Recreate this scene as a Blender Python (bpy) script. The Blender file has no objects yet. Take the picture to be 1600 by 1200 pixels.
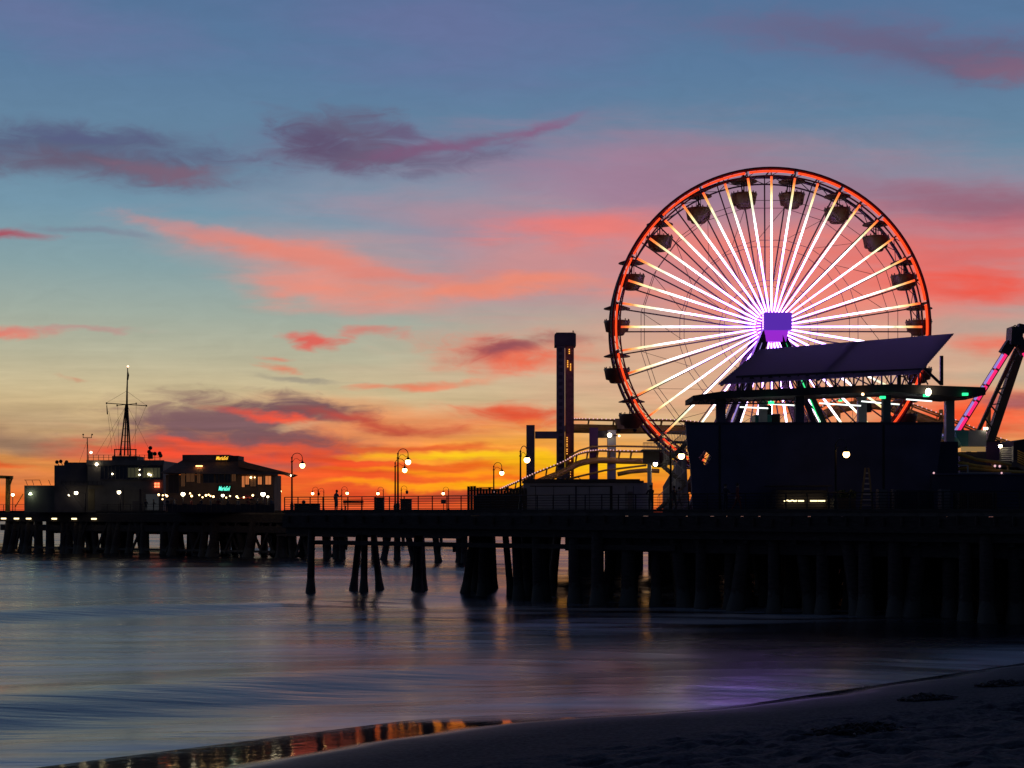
import bpy, bmesh, math, random
from mathutils import Vector, Matrix
random.seed(11)
R = math.radians
S = bpy.context.scene
COL = S.collection

# ------------------------------------------------------------------ camera
F = 2222.0            # focal length in photo pixels (50 mm lens)
H = 6.0               # eye height above the sea, level with the pier deck
cam = bpy.data.cameras.new('camera'); camo = bpy.data.objects.new('camera', cam); COL.objects.link(camo)
cam.lens = 50.0; cam.sensor_width = 36.0; cam.shift_y = 0.125
cam.clip_start = 0.3; cam.clip_end = 60000
camo.location = (0, 0, H); camo.rotation_euler = (R(90), 0, 0)
S.camera = camo
S.view_settings.view_transform = 'Standard'; S.view_settings.look = 'None'
S.view_settings.exposure = 0.0; S.view_settings.gamma = 1.0
S.render.resolution_x = 1024; S.render.resolution_y = 768

def P(px, py, Y):
    return Vector(((px - 800) / F * Y, Y, H + (800 - py) / F * Y))
def lin(c):
    return tuple(((v / 255) / 12.92 if v / 255 <= 0.04045 else ((v / 255 + 0.055) / 1.055) ** 2.4) for v in c)

# ------------------------------------------------------------------ sky (world, by direction only)
W = bpy.data.worlds.new('World'); S.world = W; W.use_nodes = True
nt = W.node_tree; nt.nodes.clear(); L = nt.links
def N(t, **k):
    n = nt.nodes.new(t)
    for a, b in k.items(): setattr(n, a, b)
    return n
def setin(n, i, v):
    if isinstance(v, bpy.types.NodeSocket): L.new(v, n.inputs[i])
    else: n.inputs[i].default_value = v
def M(op, a, b=0.0, c=0.0, clamp=False):
    n = N('ShaderNodeMath', operation=op, use_clamp=clamp)
    setin(n, 0, a); setin(n, 1, b); setin(n, 2, c)
    return n.outputs[0]
def sstep(x, lo, hi, a=0.0, b=1.0):
    n = N('ShaderNodeMapRange', interpolation_type='SMOOTHSTEP')
    setin(n, 0, x); setin(n, 1, lo); setin(n, 2, hi); setin(n, 3, a); setin(n, 4, b)
    return n.outputs[0]
tc = N('ShaderNodeTexCoord')
sep = N('ShaderNodeSeparateXYZ'); L.new(tc.outputs['Generated'], sep.inputs[0])
sx, sy, sz = sep.outputs
hyp = M('SQRT', M('ADD', M('MULTIPLY', sx, sx), M('MULTIPLY', sy, sy)))
hypc = M('MAXIMUM', hyp, 0.02)
v = M('DIVIDE', sz, hypc)
yc = M('MAXIMUM', sy, 0.25)
X = M('MULTIPLY_ADD', M('DIVIDE', sx, yc), F / 100, 8.0)
Yv = M('MULTIPLY_ADD', M('DIVIDE', sz, yc), -F / 100, 8.0)
comb = N('ShaderNodeCombineXYZ'); L.new(X, comb.inputs[0]); L.new(Yv, comb.inputs[1])
Pv = comb.outputs[0]
def noise(scale3, sc, det, rough=0.55, rot=0.0, off=0.0, dist=0.0):
    m = N('ShaderNodeMapping'); L.new(Pv, m.inputs[0])
    m.inputs['Scale'].default_value = scale3; m.inputs['Rotation'].default_value = (0, 0, rot)
    m.inputs['Location'].default_value = (off, off * 1.7, off)
    n = N('ShaderNodeTexNoise', noise_dimensions='2D'); L.new(m.outputs[0], n.inputs[0])
    n.inputs['Scale'].default_value = sc; n.inputs['Detail'].default_value = det
    n.inputs['Roughness'].default_value = rough; n.inputs['Distortion'].default_value = dist
    return n
wn = noise((0.45, 1.2, 1), 0.9, 5, 0.55, 0.1, 3.1)
vm = N('ShaderNodeVectorMath', operation='SUBTRACT'); L.new(wn.outputs['Color'], vm.inputs[0]); vm.inputs[1].default_value = (.5, .5, .5)
vs = N('ShaderNodeVectorMath', operation='MULTIPLY'); L.new(vm.outputs[0], vs.inputs[0]); vs.inputs[1].default_value = (2.2, 0.62, 0)
va = N('ShaderNodeVectorMath', operation='ADD'); L.new(Pv, va.inputs[0]); L.new(vs.outputs[0], va.inputs[1])
WP = va.outputs[0]
streak = noise((0.30, 2.3, 1), 1.0, 8, 0.6, 0.05, 7.7, 0.3).outputs['Fac']
wisp = noise((0.8, 2.4, 1), 1.6, 9, 0.62, -0.12, 1.3, 0.6).outputs['Fac']

# clear-sky gradient, horizon to zenith
ramp = N('ShaderNodeValToRGB'); el = ramp.color_ramp
def vp(py): return (800 - py) / F
stops = [(800, (222, 84, 48)), (770, (238, 118, 45)), (735, (236, 146, 66)), (700, (222, 164, 96)), (660, (212, 180, 130)),
         (610, (202, 185, 146)), (560, (182, 179, 153)), (500, (160, 172, 160)), (430, (136, 162, 166)), (340, (116, 150, 170)),
         (230, (101, 133, 160)), (110, (90, 122, 157)), (0, (85, 114, 152)), (-400, (52, 78, 122)), (-1400, (24, 38, 70))]
tmax = math.atan(vp(-1400))
tn = M('DIVIDE', M('ARCTANGENT', v), tmax, clamp=True)
while len(el.elements) > 1: el.elements.remove(el.elements[0])
for i, (py, c) in enumerate(stops):
    t = math.atan(vp(py)) / tmax
    e = el.elements[0] if i == 0 else el.elements.new(t)
    e.position = t; e.color = (*lin(c), 1)
L.new(tn, ramp.inputs[0])
cur = ramp.outputs[0]
def mix(fac, a, b):
    n = N('ShaderNodeMix', data_type='RGBA'); setin(n, 0, fac); setin(n, 6, a)
    if isinstance(b, tuple): n.inputs[7].default_value = (*b, 1)
    else: L.new(b, n.inputs[7])
    return n.outputs[2]
# one soft cloud patch: an ellipse in direction space, its edge broken by noise
bg = bpy.data.node_groups.new('cloud_patch', 'ShaderNodeTree')
for nm, ty in (('P', 'NodeSocketVector'), ('C', 'NodeSocketVector'), ('A', 'NodeSocketVector'), ('B', 'NodeSocketVector'),
               ('Noise', 'NodeSocketFloat'), ('Amt', 'NodeSocketFloat'), ('Base', 'NodeSocketFloat'), ('Soft', 'NodeSocketFloat'), ('Op', 'NodeSocketFloat')):
    bg.interface.new_socket(nm, in_out='INPUT', socket_type=ty)
bg.interface.new_socket('Fac', in_out='OUTPUT', socket_type='NodeSocketFloat')
gi = bg.nodes.new('NodeGroupInput'); go = bg.nodes.new('NodeGroupOutput')
def gn(ty, op, *ins):
    n = bg.nodes.new(ty); n.operation = op
    for q, a in enumerate(ins): bg.links.new(a, n.inputs[q])
    return n
d_ = gn('ShaderNodeVectorMath', 'SUBTRACT', gi.outputs[0], gi.outputs[1]).outputs[0]
da = gn('ShaderNodeVectorMath', 'DOT_PRODUCT', d_, gi.outputs[2]).outputs['Value']
db = gn('ShaderNodeVectorMath', 'DOT_PRODUCT', d_, gi.outputs[3]).outputs['Value']
r2_ = gn('ShaderNodeMath', 'MULTIPLY_ADD', da, da, gn('ShaderNodeMath', 'MULTIPLY', db, db).outputs[0]).outputs[0]
rr_ = gn('ShaderNodeMath', 'SQRT', r2_).outputs[0]
nn_ = gn('ShaderNodeMath', 'MULTIPLY_ADD', gi.outputs[4], gi.outputs[5], gi.outputs[6]).outputs[0]
a3 = gn('ShaderNodeMath', 'SUBTRACT', nn_, rr_)
a4 = bg.nodes.new('ShaderNodeMapRange'); a4.interpolation_type = 'SMOOTHSTEP'; bg.links.new(a3.outputs[0], a4.inputs[0]); a4.inputs[1].default_value = 0
bg.links.new(gi.outputs[7], a4.inputs[2]); bg.links.new(gi.outputs[8], a4.inputs[4])
bg.links.new(a4.outputs[0], go.inputs[0])
front = sstep(sy, 0.3, 0.55)
# cx, cy, rx, ry (photo-pixel angles), tilt deg (+ = falls to the right), colour, opacity, noise amount, softness, noise
BL = [
 # broad veils
 (1250, 420, 640, 200, 3, (216, 130, 132), .90, .5, .9, 's'),
 (1120, 400, 330, 70, 2, (236, 132, 122), .85, .7, .9, 's'),
 (1330, 455, 330, 60, 2, (238, 126, 112), .85, .7, .9, 's'),
 (1180, 570, 560, 110, 0, (224, 172, 140), .80, .6, .9, 's'),
 (760, 350, 440, 130, 5, (152, 146, 166), .70, .7, 1.0, 's'),
 (720, 40, 330, 120, 4, (112, 112, 158), .50, 1.0, 1.0, 's'),
 (60, 30, 300, 60, 12, (112, 114, 158), .50, 1.2, 1.0, 's'),
 (960, 275, 300, 70, 8, (166, 122, 150), .60, .9, 1.0, 's'),
 (1330, 300, 420, 60, 3, (140, 116, 144), .60, .8, 1.0, 's'),
 # upper right
 (1280, 50, 330, 38, 5, (102, 104, 140), .60, 1.2, .9, 'w'),
 (1480, 86, 230, 34, 9, (98, 92, 116), .92, 1.4, .8, 'w'),
 (1575, 112, 90, 20, 12, (146, 94, 112), .65, 1.4, .8, 'w'),
 (1400, 72, 300, 56, 6, (106, 102, 136), .70, .7, .9, 'w'),
 # grey banks left and middle
 (150, 240, 330, 46, 3, (98, 106, 138), .75, .6, .9, 'w'),
 (590, 232, 260, 44, 4, (108, 104, 140), .60, .6, .9, 'w'),
 (110, 222, 260, 32, 4, (88, 96, 124), .85, 1.5, .7, 'w'),
 (120, 258, 260, 26, 2, (102, 92, 114), .90, 1.2, .7, 'w'),
 (260, 264, 110, 13, 1, (124, 98, 118), .85, 1.2, .8, 'w'),
 (110, 212, 150, 14, 3, (88, 94, 130), .8, 1.2, .8, 'w'),
 (560, 205, 120, 30, 12, (98, 88, 114), .80, 1.6, .8, 'w'),
 (590, 245, 190, 26, 3, (104, 88, 114), .90, 1.5, .7, 'w'),
 (500, 222, 80, 26, 18, (92, 78, 108), .80, 1.5, .7, 'w'),
 (700, 232, 140, 15, -10, (124, 90, 122), .9, 1.2, .8, 'w'),
 (830, 202, 120, 11, -15, (136, 96, 130), .85, 1.1, .8, 'w'),
 (640, 205, 60, 12, 10, (104, 88, 120), .7, 1.3, .8, 'w'),
 # salmon streak
 (540, 420, 330, 62, 9, (204, 150, 146), .65, .9, .9, 's'),
 (560, 440, 200, 40, 12, (224, 146, 132), .6, .9, .9, 's'),
 (370, 376, 140, 18, 12, (228, 136, 124), .65, 1.0, .9, 's'),
 (450, 396, 180, 22, 10, (232, 134, 116), .72, 1.3, .8, 's'),
 (300, 352, 80, 12, 16, (206, 138, 134), .55, 1.4, .8, 'w'),
 (500, 455, 170, 26, 6, (232, 146, 130), .85, 1.4, .8, 's'),
 (760, 340, 260, 40, 4, (186, 136, 146), .55, .9, .9, 's'),
 (850, 420, 230, 50, 2, (208, 142, 140), .75, .8, .9, 's'),
 (760, 450, 320, 16, -1, (240, 138, 112), .85, 1.4, .8, 's'),
 (640, 425, 160, 14, 3, (226, 132, 118), .70, 1.4, .8, 's'),
 (20, 368, 80, 11, 5, (170, 74, 90), .90, 1.3, .7, 'w'),
 (150, 366, 110, 9, 7, (124, 124, 144), .55, 1.5, .8, 'w'),
 (930, 362, 190, 34, 2, (240, 120, 112), .80, 1.3, .9, 's'),
 # right-hand red bars
 (1490, 352, 260, 34, 2, (205, 104, 112), .75, 1.2, .9, 's'),
 (1520, 318, 260, 34, 3, (152, 92, 112), .75, .9, .9, 's'),
 (1530, 400, 240, 30, 1, (226, 104, 98), .80, 1.3, .8, 's'),
 (1540, 448, 200, 26, 3, (240, 88, 72), .95, 1.3, .8, 's'),
 (1140, 380, 300, 30, 2, (238, 130, 118), .70, 1.3, .9, 's'),
 (1200, 470, 260, 26, 0, (244, 140, 118), .65, 1.3, .9, 's'),
 (1560, 510, 160, 18, 0, (176, 160, 148), .70, 1.2, .9, 's'),
 (1560, 548, 110, 22, 2, (236, 106, 84), .85, 1.3, .8, 's'),
 (1560, 590, 150, 14, 2, (186, 170, 148), .65, 1.2, .9, 's'),
 (1540, 650, 160, 44, 2, (246, 84, 46), 1.0, 1.0, .8, 's'),
 (1580, 628, 80, 12, 2, (150, 88, 96), .80, 1.2, .8, 's'),
 (1280, 640, 240, 42, 0, (246, 116, 60), .95, 1.0, .9, 's'),
 # little scraps
 (30, 524, 90, 8, -3, (228, 120, 104), .85, 1.5, .8, 'w'),
 (140, 516, 100, 5, -2, (190, 140, 136), .60, 1.5, .8, 'w'),
 (508, 528, 42, 11, 4, (222, 96, 86), .95, 1.4, .6, 'w'),
 (600, 522, 60, 8, -2, (216, 124, 112), .80, 1.5, .8, 'w'),
 (430, 560, 42, 6, -3, (224, 132, 108), .80, 1.4, .8, 'w'),
 (422, 574, 46, 6, 0, (224, 130, 100), .85, 1.4, .8, 'w'),
 (106, 585, 26, 5, 5, (206, 146, 116), .70, 1.4, .8, 'w'),
 (650, 598, 140, 7, -3, (238, 132, 98), .90, 1.4, .8, 'w'),
 (800, 554, 150, 30, 4, (232, 104, 80), .95, 1.3, .8, 'w'),
 (860, 575, 90, 16, 6, (238, 108, 78), .9, 1.2, .8, 'w'),
 (810, 545, 110, 17, -4, (140, 78, 88), .90, 1.3, .8, 'w'),
 (450, 592, 100, 5, 2, (150, 142, 128), .70, 1.5, .8, 'w'),
 # left low haze bands
 (80, 655, 260, 30, 2, (184, 158, 124), .65, .7, .9, 's'),
 (60, 684, 290, 26, 2, (158, 126, 102), .75, .7, .8, 's'),
 (70, 690, 280, 18, 2, (150, 118, 96), .90, 1.0, .7, 's'),
 (90, 722, 260, 12, 1, (206, 138, 76), .70, 1.2, .8, 's'),
 (40, 750, 200, 24, 1, (190, 112, 74), .70, 1.2, .9, 's'),
 (30, 727, 70, 6, 3, (232, 96, 44), .80, 1.2, .8, 's'),
 # red field above the horizon
 (640, 660, 300, 34, 6, (240, 138, 82), .80, .7, .9, 's'),
 (560, 735, 430, 66, 2, (240, 82, 36), 1.0, .6, .8, 's'),
 (440, 700, 270, 40, 5, (232, 80, 46), .95, .8, .8, 's'),
 (330, 705, 200, 42, 6, (228, 78, 52), .90, 1.2, .8, 's'),
 # great purple bank
 (390, 664, 240, 40, 5, (118, 84, 90), .97, 1.3, .6, 'w'),
 (262, 648, 90, 15, 2, (130, 98, 98), .85, 1.0, .7, 'w'),
 (300, 652, 140, 22, 2, (128, 94, 98), .90, 1.1, .6, 'w'),
 (480, 640, 130, 20, 8, (112, 84, 92), .92, 1.8, .6, 'w'),
 (600, 662, 170, 12, 7, (196, 74, 58), .80, 1.4, .8, 'w'),
 (430, 656, 130, 6, 9, (238, 84, 60), .95, 1.3, .8, 's'),
 (330, 688, 90, 9, 12, (240, 84, 56), .90, 1.4, .8, 's'),
 (270, 700, 100, 9, 10, (238, 76, 50), .90, 1.4, .8, 's'),
 (480, 690, 110, 14, 8, (130, 86, 88), .75, 1.4, .8, 'w'),
 (480, 668, 90, 5, 2, (196, 164, 130), .80, 1.3, .8, 's'),
 (430, 698, 140, 8, 5, (240, 92, 56), .80, 1.4, .8, 's'),
 (600, 678, 180, 10, 5, (240, 150, 90), .70, 1.3, .8, 's'),
 (420, 730, 130, 9, 2, (150, 92, 84), .60, 1.4, .8, 's'),
 # gold
 (805, 652, 100, 26, 4, (224, 80, 50), .95, 1.4, .7, 'w'),
 (810, 690, 190, 26, -2, (250, 168, 62), .85, 1.0, .8, 's'),
 (900, 735, 260, 50, 0, (252, 160, 22), .85, 1.0, .9, 's'),
 (760, 712, 200, 9, -1, (255, 204, 30), .95, 1.0, .7, 's'),
 (700, 700, 150, 6, 1, (214, 84, 44), .80, 1.3, .8, 's'),
 (780, 728, 190, 8, -2, (232, 96, 30), .90, 1.2, .7, 's'),
 (640, 720, 90, 5, 1, (250, 160, 50), .80, 1.3, .8, 's'),
 (930, 718, 160, 16, 0, (255, 198, 20), .90, 1.0, .8, 's'),
 (720, 742, 240, 6, 1, (250, 150, 24), .85, 1.2, .7, 's'),
 (900, 752, 220, 8, 0, (232, 92, 24), .85, 1.2, .8, 's'),
 (760, 762, 260, 7, 0, (255, 178, 14), .95, 1.1, .7, 's'),
 (600, 764, 110, 4, -1, (255, 140, 30), .80, 1.2, .7, 's'),
 (680, 779, 260, 9, 0, (214, 70, 38), .85, 1.1, .8, 's'),
 (700, 776, 90, 10, 0, (150, 62, 48), .70, 1.1, .9, 's'),
]
for (cx, cy, rx, ry, rt, c, op, am, so, which) in BL:
    g = N('ShaderNodeGroup'); g.node_tree = bg
    # (adds nothing: only makes each patch wait for the one before, so the shader stack stays small)
    ch = N('ShaderNodeVectorMath', operation='MULTIPLY_ADD'); L.new(cur, ch.inputs[0]); ch.inputs[1].default_value = (1e-7, 1e-7, 0); L.new(WP, ch.inputs[2])
    L.new(ch.outputs[0], g.inputs[0]); g.inputs[1].default_value = (cx / 100, cy / 100, 0)
    ct, st_ = math.cos(R(rt)), math.sin(R(rt)); rx, ry = rx * 1.28 / 100, ry * 1.38 / 100; so = min(1.0, so * 1.45)
    g.inputs[2].default_value = (ct / rx, st_ / rx, 0); g.inputs[3].default_value = (-st_ / ry, ct / ry, 0)
    L.new(streak if which == 's' else wisp, g.inputs[4]); am *= .72
    g.inputs[5].default_value = am; g.inputs[6].default_value = 1 - am / 2; g.inputs[7].default_value = so; g.inputs[8].default_value = op
    cur = mix(M('MULTIPLY', g.outputs[0], front), cur, lin(c))
# fine streaks everywhere low in the glow, and a trace of mottling
gray = M('MULTIPLY_ADD', M('SUBTRACT', wisp, 0.5), 0.12, 1.0)
lowm = M('MULTIPLY', sstep(v, 0.16, 0.0), front)
st2 = M('MULTIPLY_ADD', M('MULTIPLY', M('SUBTRACT', noise((0.35, 5.0, 1), 1.3, 6, 0.6, 0.0, 5.0, 0.2).outputs['Fac'], 0.5), lowm), .85, 1.0)
# azimuth: the glow lies ahead (over the sea), the land side is in deep dusk
az = M('DIVIDE', sy, hypc)
azf = sstep(az, -0.35, 0.93, 0.115, 1.0)
zen = sstep(v, 0.35, 1.6, 1.0, 0.20)
below = sstep(v, -0.03, 0.0, 0.15, 1.0)
k = M('MULTIPLY', M('MULTIPLY', M('MULTIPLY', gray, st2), M('MULTIPLY', azf, zen)), below)
vmx = N('ShaderNodeVectorMath', operation='SCALE'); L.new(cur, vmx.inputs[0]); L.new(k, vmx.inputs['Scale'])
# away from the glow the colour turns to dusk blue
cool = N('ShaderNodeMix', data_type='RGBA'); L.new(sstep(az, 0.0, 0.85), cool.inputs[0])
cb = N('ShaderNodeVectorMath', operation='SCALE'); cb.inputs[0].default_value = (0.20, 0.30, 0.62); L.new(k, cb.inputs['Scale'])
L.new(cb.outputs[0], cool.inputs[6]); L.new(vmx.outputs[0], cool.inputs[7])
bgn = N('ShaderNodeBackground'); L.new(cool.outputs[2], bgn.inputs[0]); bgn.inputs[1].default_value = 1.0
out = N('ShaderNodeOutputWorld'); L.new(bgn.outputs[0], out.inputs[0])
W.cycles.sampling_method = 'NONE'

# ------------------------------------------------------------------ materials
def newmat(name):
    m = bpy.data.materials.new(name); m.use_nodes = True
    return m, m.node_tree, m.node_tree.nodes['Principled BSDF']
def mat(name, c, rough=0.7, metal=0.0, var=0.35, scale=3.0, bump=0.0, stretch=(1, 1, 1)):
    m, t, b = newmat(name)
    tcn = t.nodes.new('ShaderNodeTexCoord'); mp = t.nodes.new('ShaderNodeMapping'); mp.inputs['Scale'].default_value = stretch
    n = t.nodes.new('ShaderNodeTexNoise'); n.inputs['Scale'].default_value = scale; n.inputs['Detail'].default_value = 5
    t.links.new(tcn.outputs['Object'], mp.inputs[0]); t.links.new(mp.outputs[0], n.inputs[0])
    r = t.nodes.new('ShaderNodeValToRGB')
    r.color_ramp.elements[0].position = .3; r.color_ramp.elements[1].position = .75
    r.color_ramp.elements[0].color = (*[x * (1 - var) for x in c], 1); r.color_ramp.elements[1].color = (*[min(1, x * (1 + var)) for x in c], 1)
    t.links.new(n.outputs['Fac'], r.inputs[0]); t.links.new(r.outputs[0], b.inputs['Base Color'])
    b.inputs['Roughness'].default_value = rough; b.inputs['Metallic'].default_value = metal
    if bump:
        bp = t.nodes.new('ShaderNodeBump'); bp.inputs['Strength'].default_value = bump; bp.inputs['Distance'].default_value = .03
        t.links.new(n.outputs['Fac'], bp.inputs['Height']); t.links.new(bp.outputs[0], b.inputs['Normal'])
    return m
def emi(name, c, s):
    m, t, b = newmat(name)
    b.inputs['Base Color'].default_value = (*[.25 * min(.8, x) for x in c], 1); b.inputs['Emission Color'].default_value = (*c, 1); b.inputs['Emission Strength'].default_value = s
    return m
WOOD = mat('tarred_timber', (.045, .032, .028), .85, 0, .5, 2.0, .5, (1, 1, 4))
PLANK = mat('deck_planks', (.12, .095, .075), .8, 0, .4, 1.5, .4)
CONC = mat('weathered_concrete', (.10, .085, .075), .8, 0, .4, 1.2, .4)
STEEL = mat('dark_steel', (.06, .055, .06), .5, .6, .3, 2.0)
BLACKM = mat('black_metal', (.02, .02, .022), .5, .5, .3, 3.0)
RAILM = mat('railing_metal', (.04, .036, .036), .55, .4, .3, 3.0)
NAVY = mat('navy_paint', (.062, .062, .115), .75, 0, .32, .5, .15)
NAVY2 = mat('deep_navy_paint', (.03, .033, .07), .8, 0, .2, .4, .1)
PALE = mat('pale_panel', (.30, .31, .34), .6, 0, .2, .7, .1)
WHITEP = mat('white_paint', (.6, .6, .58), .6, 0, .15, 1.0)
STUCCO = mat('grey_stucco', (.17, .155, .145), .85, 0, .25, .5, .2)
DARKST = mat('dark_stucco', (.10, .09, .10), .85, 0, .25, .5, .2)
OCHRE = mat('ochre_paint', (.62, .36, .06), .55, 0, .25, 1.5)
OLIVE = mat('olive_steel', (.16, .13, .07), .55, .2, .25, 1.0)
WSTEEL = mat('wheel_steel', (.10, .06, .075), .45, .5, .25, 1.0)
REDRIM = mat('red_rim_paint', (.14, .012, .018), .4, .1, .2, 1.0)
GOND = mat('gondola_shell', (.13, .05, .035), .45, 0, .25, 1.0)
TEAL = mat('teal_panel', (.05, .30, .28), .5, 0, .15, .8)
PURP = mat('purple_paint', (.10, .035, .11), .6, 0, .2, .8)
ROOFT = mat('roof_tiles', (.24, .12, .07), .75, 0, .3, 2.0, .3, (1, 1, 3))
DARKW = mat('dark_cladding', (.05, .04, .045), .8, 0, .35, 1.0, .2)
GLASS = mat('dark_glass', (.02, .02, .025), .08, 0, .1, 1.0)
CLOTH = [mat('dark_jacket', (.035, .035, .05), .9, 0, .2, 6.0), mat('grey_coat', (.12, .12, .14), .9, 0, .2, 6.0), mat('red_top', (.16, .03, .03), .9, 0, .2, 6.0)]
SKIN = mat('skin', (.42, .25, .17), .6, 0, .1, 5.0)
HAIR = mat('dark_hair', (.02, .014, .01), .7, 0, .2, 8.0)
BULB = emi('lamp_bulb', (1, .56, .20), 14)
BULBW = emi('white_lamp', (1, .84, .55), 9)
BULBS = emi('string_bulb', (1, .62, .26), 7)
BULBP = emi('pink_bulb', (1, .56, .62), .95)
AMBER = emi('amber_bulb', (1, .42, .05), 2.2)
TUBE = emi('fluorescent_tube', (1, .80, .42), 2.6)
TUBEW = emi('white_tube', (.9, 1, .92), 1.8)
GREENL = emi('green_light', (.03, 1, .32), 1.6)
REDL = emi('red_light', (1, .16, .06), 3.5)
WINW = emi('warm_window', (1, .30, .09), .55)
WIND = emi('dim_window', (1, .42, .18), .045)
WINY = emi('room_light', (.9, .85, .45), .03)
RIML = emi('rim_led', (1, .06, .012), 1.4)
PINKL = emi('pink_led', (1, .02, .16), 1.15)
LILAC = emi('lilac_led', (.42, .30, .85), .75)
HUBL = emi('hub_box_glow', (.24, .06, 1), .40)  # the box itself emits, for the purple LED light falling on it
HUBD = emi('hub_drum_led', (.42, .03, .80), .75)
HUBP = emi('hub_pixel', (1, .62, 1), 3)
GREENT = emi('leg_green_led', (.05, .8, .25), 1.4)
TEALN = emi('teal_neon', (.12, 1, .68), 1.7)
GOLDN = emi('gold_neon', (1, .50, .04), 1.6)
# spoke LEDs: lilac white by the hub, yellow then orange then red to the tip
SPK, t_, b_ = newmat('spoke_led')
tco = t_.nodes.new('ShaderNodeTexCoord'); sb = t_.nodes.new('ShaderNodeVectorMath'); sb.operation = 'SUBTRACT'
le = t_.nodes.new('ShaderNodeVectorMath'); le.operation = 'LENGTH'; mr = t_.nodes.new('ShaderNodeMapRange'); mr.inputs[2].default_value = 12.4
HUBZ = (800 - 511) / F * 113
sb.inputs[1].default_value = (0, 0, HUBZ)
cr = t_.nodes.new('ShaderNodeValToRGB'); E = cr.color_ramp
while len(E.elements) > 1: E.elements.remove(E.elements[0])
for i, (p, c) in enumerate([(0.0, (.34, .12, 1)), (.2, (.38, .16, 1)), (.45, (.58, .33, 1)), (.64, (.95, .80, .95)), (.76, (.95, 1, .72)), (.85, (1, .85, .40)), (.915, (1, .30, .05)), (.97, (1, .05, .01))]):
    e = E.elements[0] if i == 0 else E.elements.new(p)
    e.position = p; e.color = (*c, 1)
sr = t_.nodes.new('ShaderNodeMapRange'); sr.inputs[1].default_value = 2.0; sr.inputs[2].default_value = 9.5; sr.inputs[3].default_value = 17.0; sr.inputs[4].default_value = 1.4
t_.links.new(tco.outputs['Object'], sb.inputs[0]); t_.links.new(sb.outputs[0], le.inputs[0]); t_.links.new(le.outputs[1], mr.inputs[0])
t_.links.new(mr.outputs[0], cr.inputs[0]); t_.links.new(cr.outputs[0], b_.inputs['Emission Color']); t_.links.new(le.outputs[1], sr.inputs[0]); 
nzs = t_.nodes.new('ShaderNodeTexNoise'); nzs.inputs['Scale'].default_value = 1.6; nzs.inputs['Detail'].default_value = 3; t_.links.new(tco.outputs['Object'], nzs.inputs[0])
nzm = t_.nodes.new('ShaderNodeMapRange'); nzm.inputs[1].default_value = .3; nzm.inputs[2].default_value = .7; nzm.inputs[3].default_value = .6; nzm.inputs[4].default_value = 1.3; t_.links.new(nzs.outputs['Fac'], nzm.inputs[0])
nzx = t_.nodes.new('ShaderNodeMath'); nzx.operation = 'MULTIPLY'; t_.links.new(nzm.outputs[0], nzx.inputs[0]); t_.links.new(sr.outputs[0], nzx.inputs[1]); t_.links.new(nzx.outputs[0], b_.inputs['Emission Strength'])
b_.inputs['Base Color'].default_value = (.5, .5, .5, 1)
# translucent corrugated roofing
ROOFP, t_, b_ = newmat('corrugated_translucent')
b_.inputs['Base Color'].default_value = (.16, .16, .27, 1); b_.inputs['Roughness'].default_value = .45
tr = t_.nodes.new('ShaderNodeBsdfTranslucent'); tr.inputs[0].default_value = (.26, .25, .50, 1)
mx = t_.nodes.new('ShaderNodeMixShader'); mx.inputs[0].default_value = .68
t_.links.new(b_.outputs[0], mx.inputs[1]); t_.links.new(tr.outputs[0], mx.inputs[2]); t_.links.new(mx.outputs[0], t_.nodes['Material Output'].inputs[0])

# ------------------------------------------------------------------ mesh helpers
wt = WOOD.node_tree; wg = wt.nodes.new('ShaderNodeNewGeometry'); wsx = wt.nodes.new('ShaderNodeSeparateXYZ'); wt.links.new(wg.outputs['Position'], wsx.inputs[0])
wn2 = wt.nodes.new('ShaderNodeTexNoise'); wn2.inputs['Scale'].default_value = 3.5; wn2.inputs['Detail'].default_value = 5; wt.links.new(wg.outputs['Position'], wn2.inputs[0])
wa = wt.nodes.new('ShaderNodeMath'); wa.operation = 'MULTIPLY_ADD'; wt.links.new(wn2.outputs['Fac'], wa.inputs[0]); wa.inputs[1].default_value = -1.6; wt.links.new(wsx.outputs[2], wa.inputs[2])
wm = wt.nodes.new('ShaderNodeMapRange'); wt.links.new(wa.outputs[0], wm.inputs[0]); wm.inputs[1].default_value = .2; wm.inputs[2].default_value = .45; wm.inputs[3].default_value = 1.0; wm.inputs[4].default_value = 0.0
wx_ = wt.nodes.new('ShaderNodeMix'); wx_.data_type = 'RGBA'; wt.links.new(wm.outputs[0], wx_.inputs[0]); wt.links.new(wt.nodes['Color Ramp'].outputs[0], wx_.inputs[6]); wx_.inputs[7].default_value = (.085, .08, .065, 1)
wt.links.new(wx_.outputs[2], wt.nodes['Principled BSDF'].inputs['Base Color'])
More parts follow.
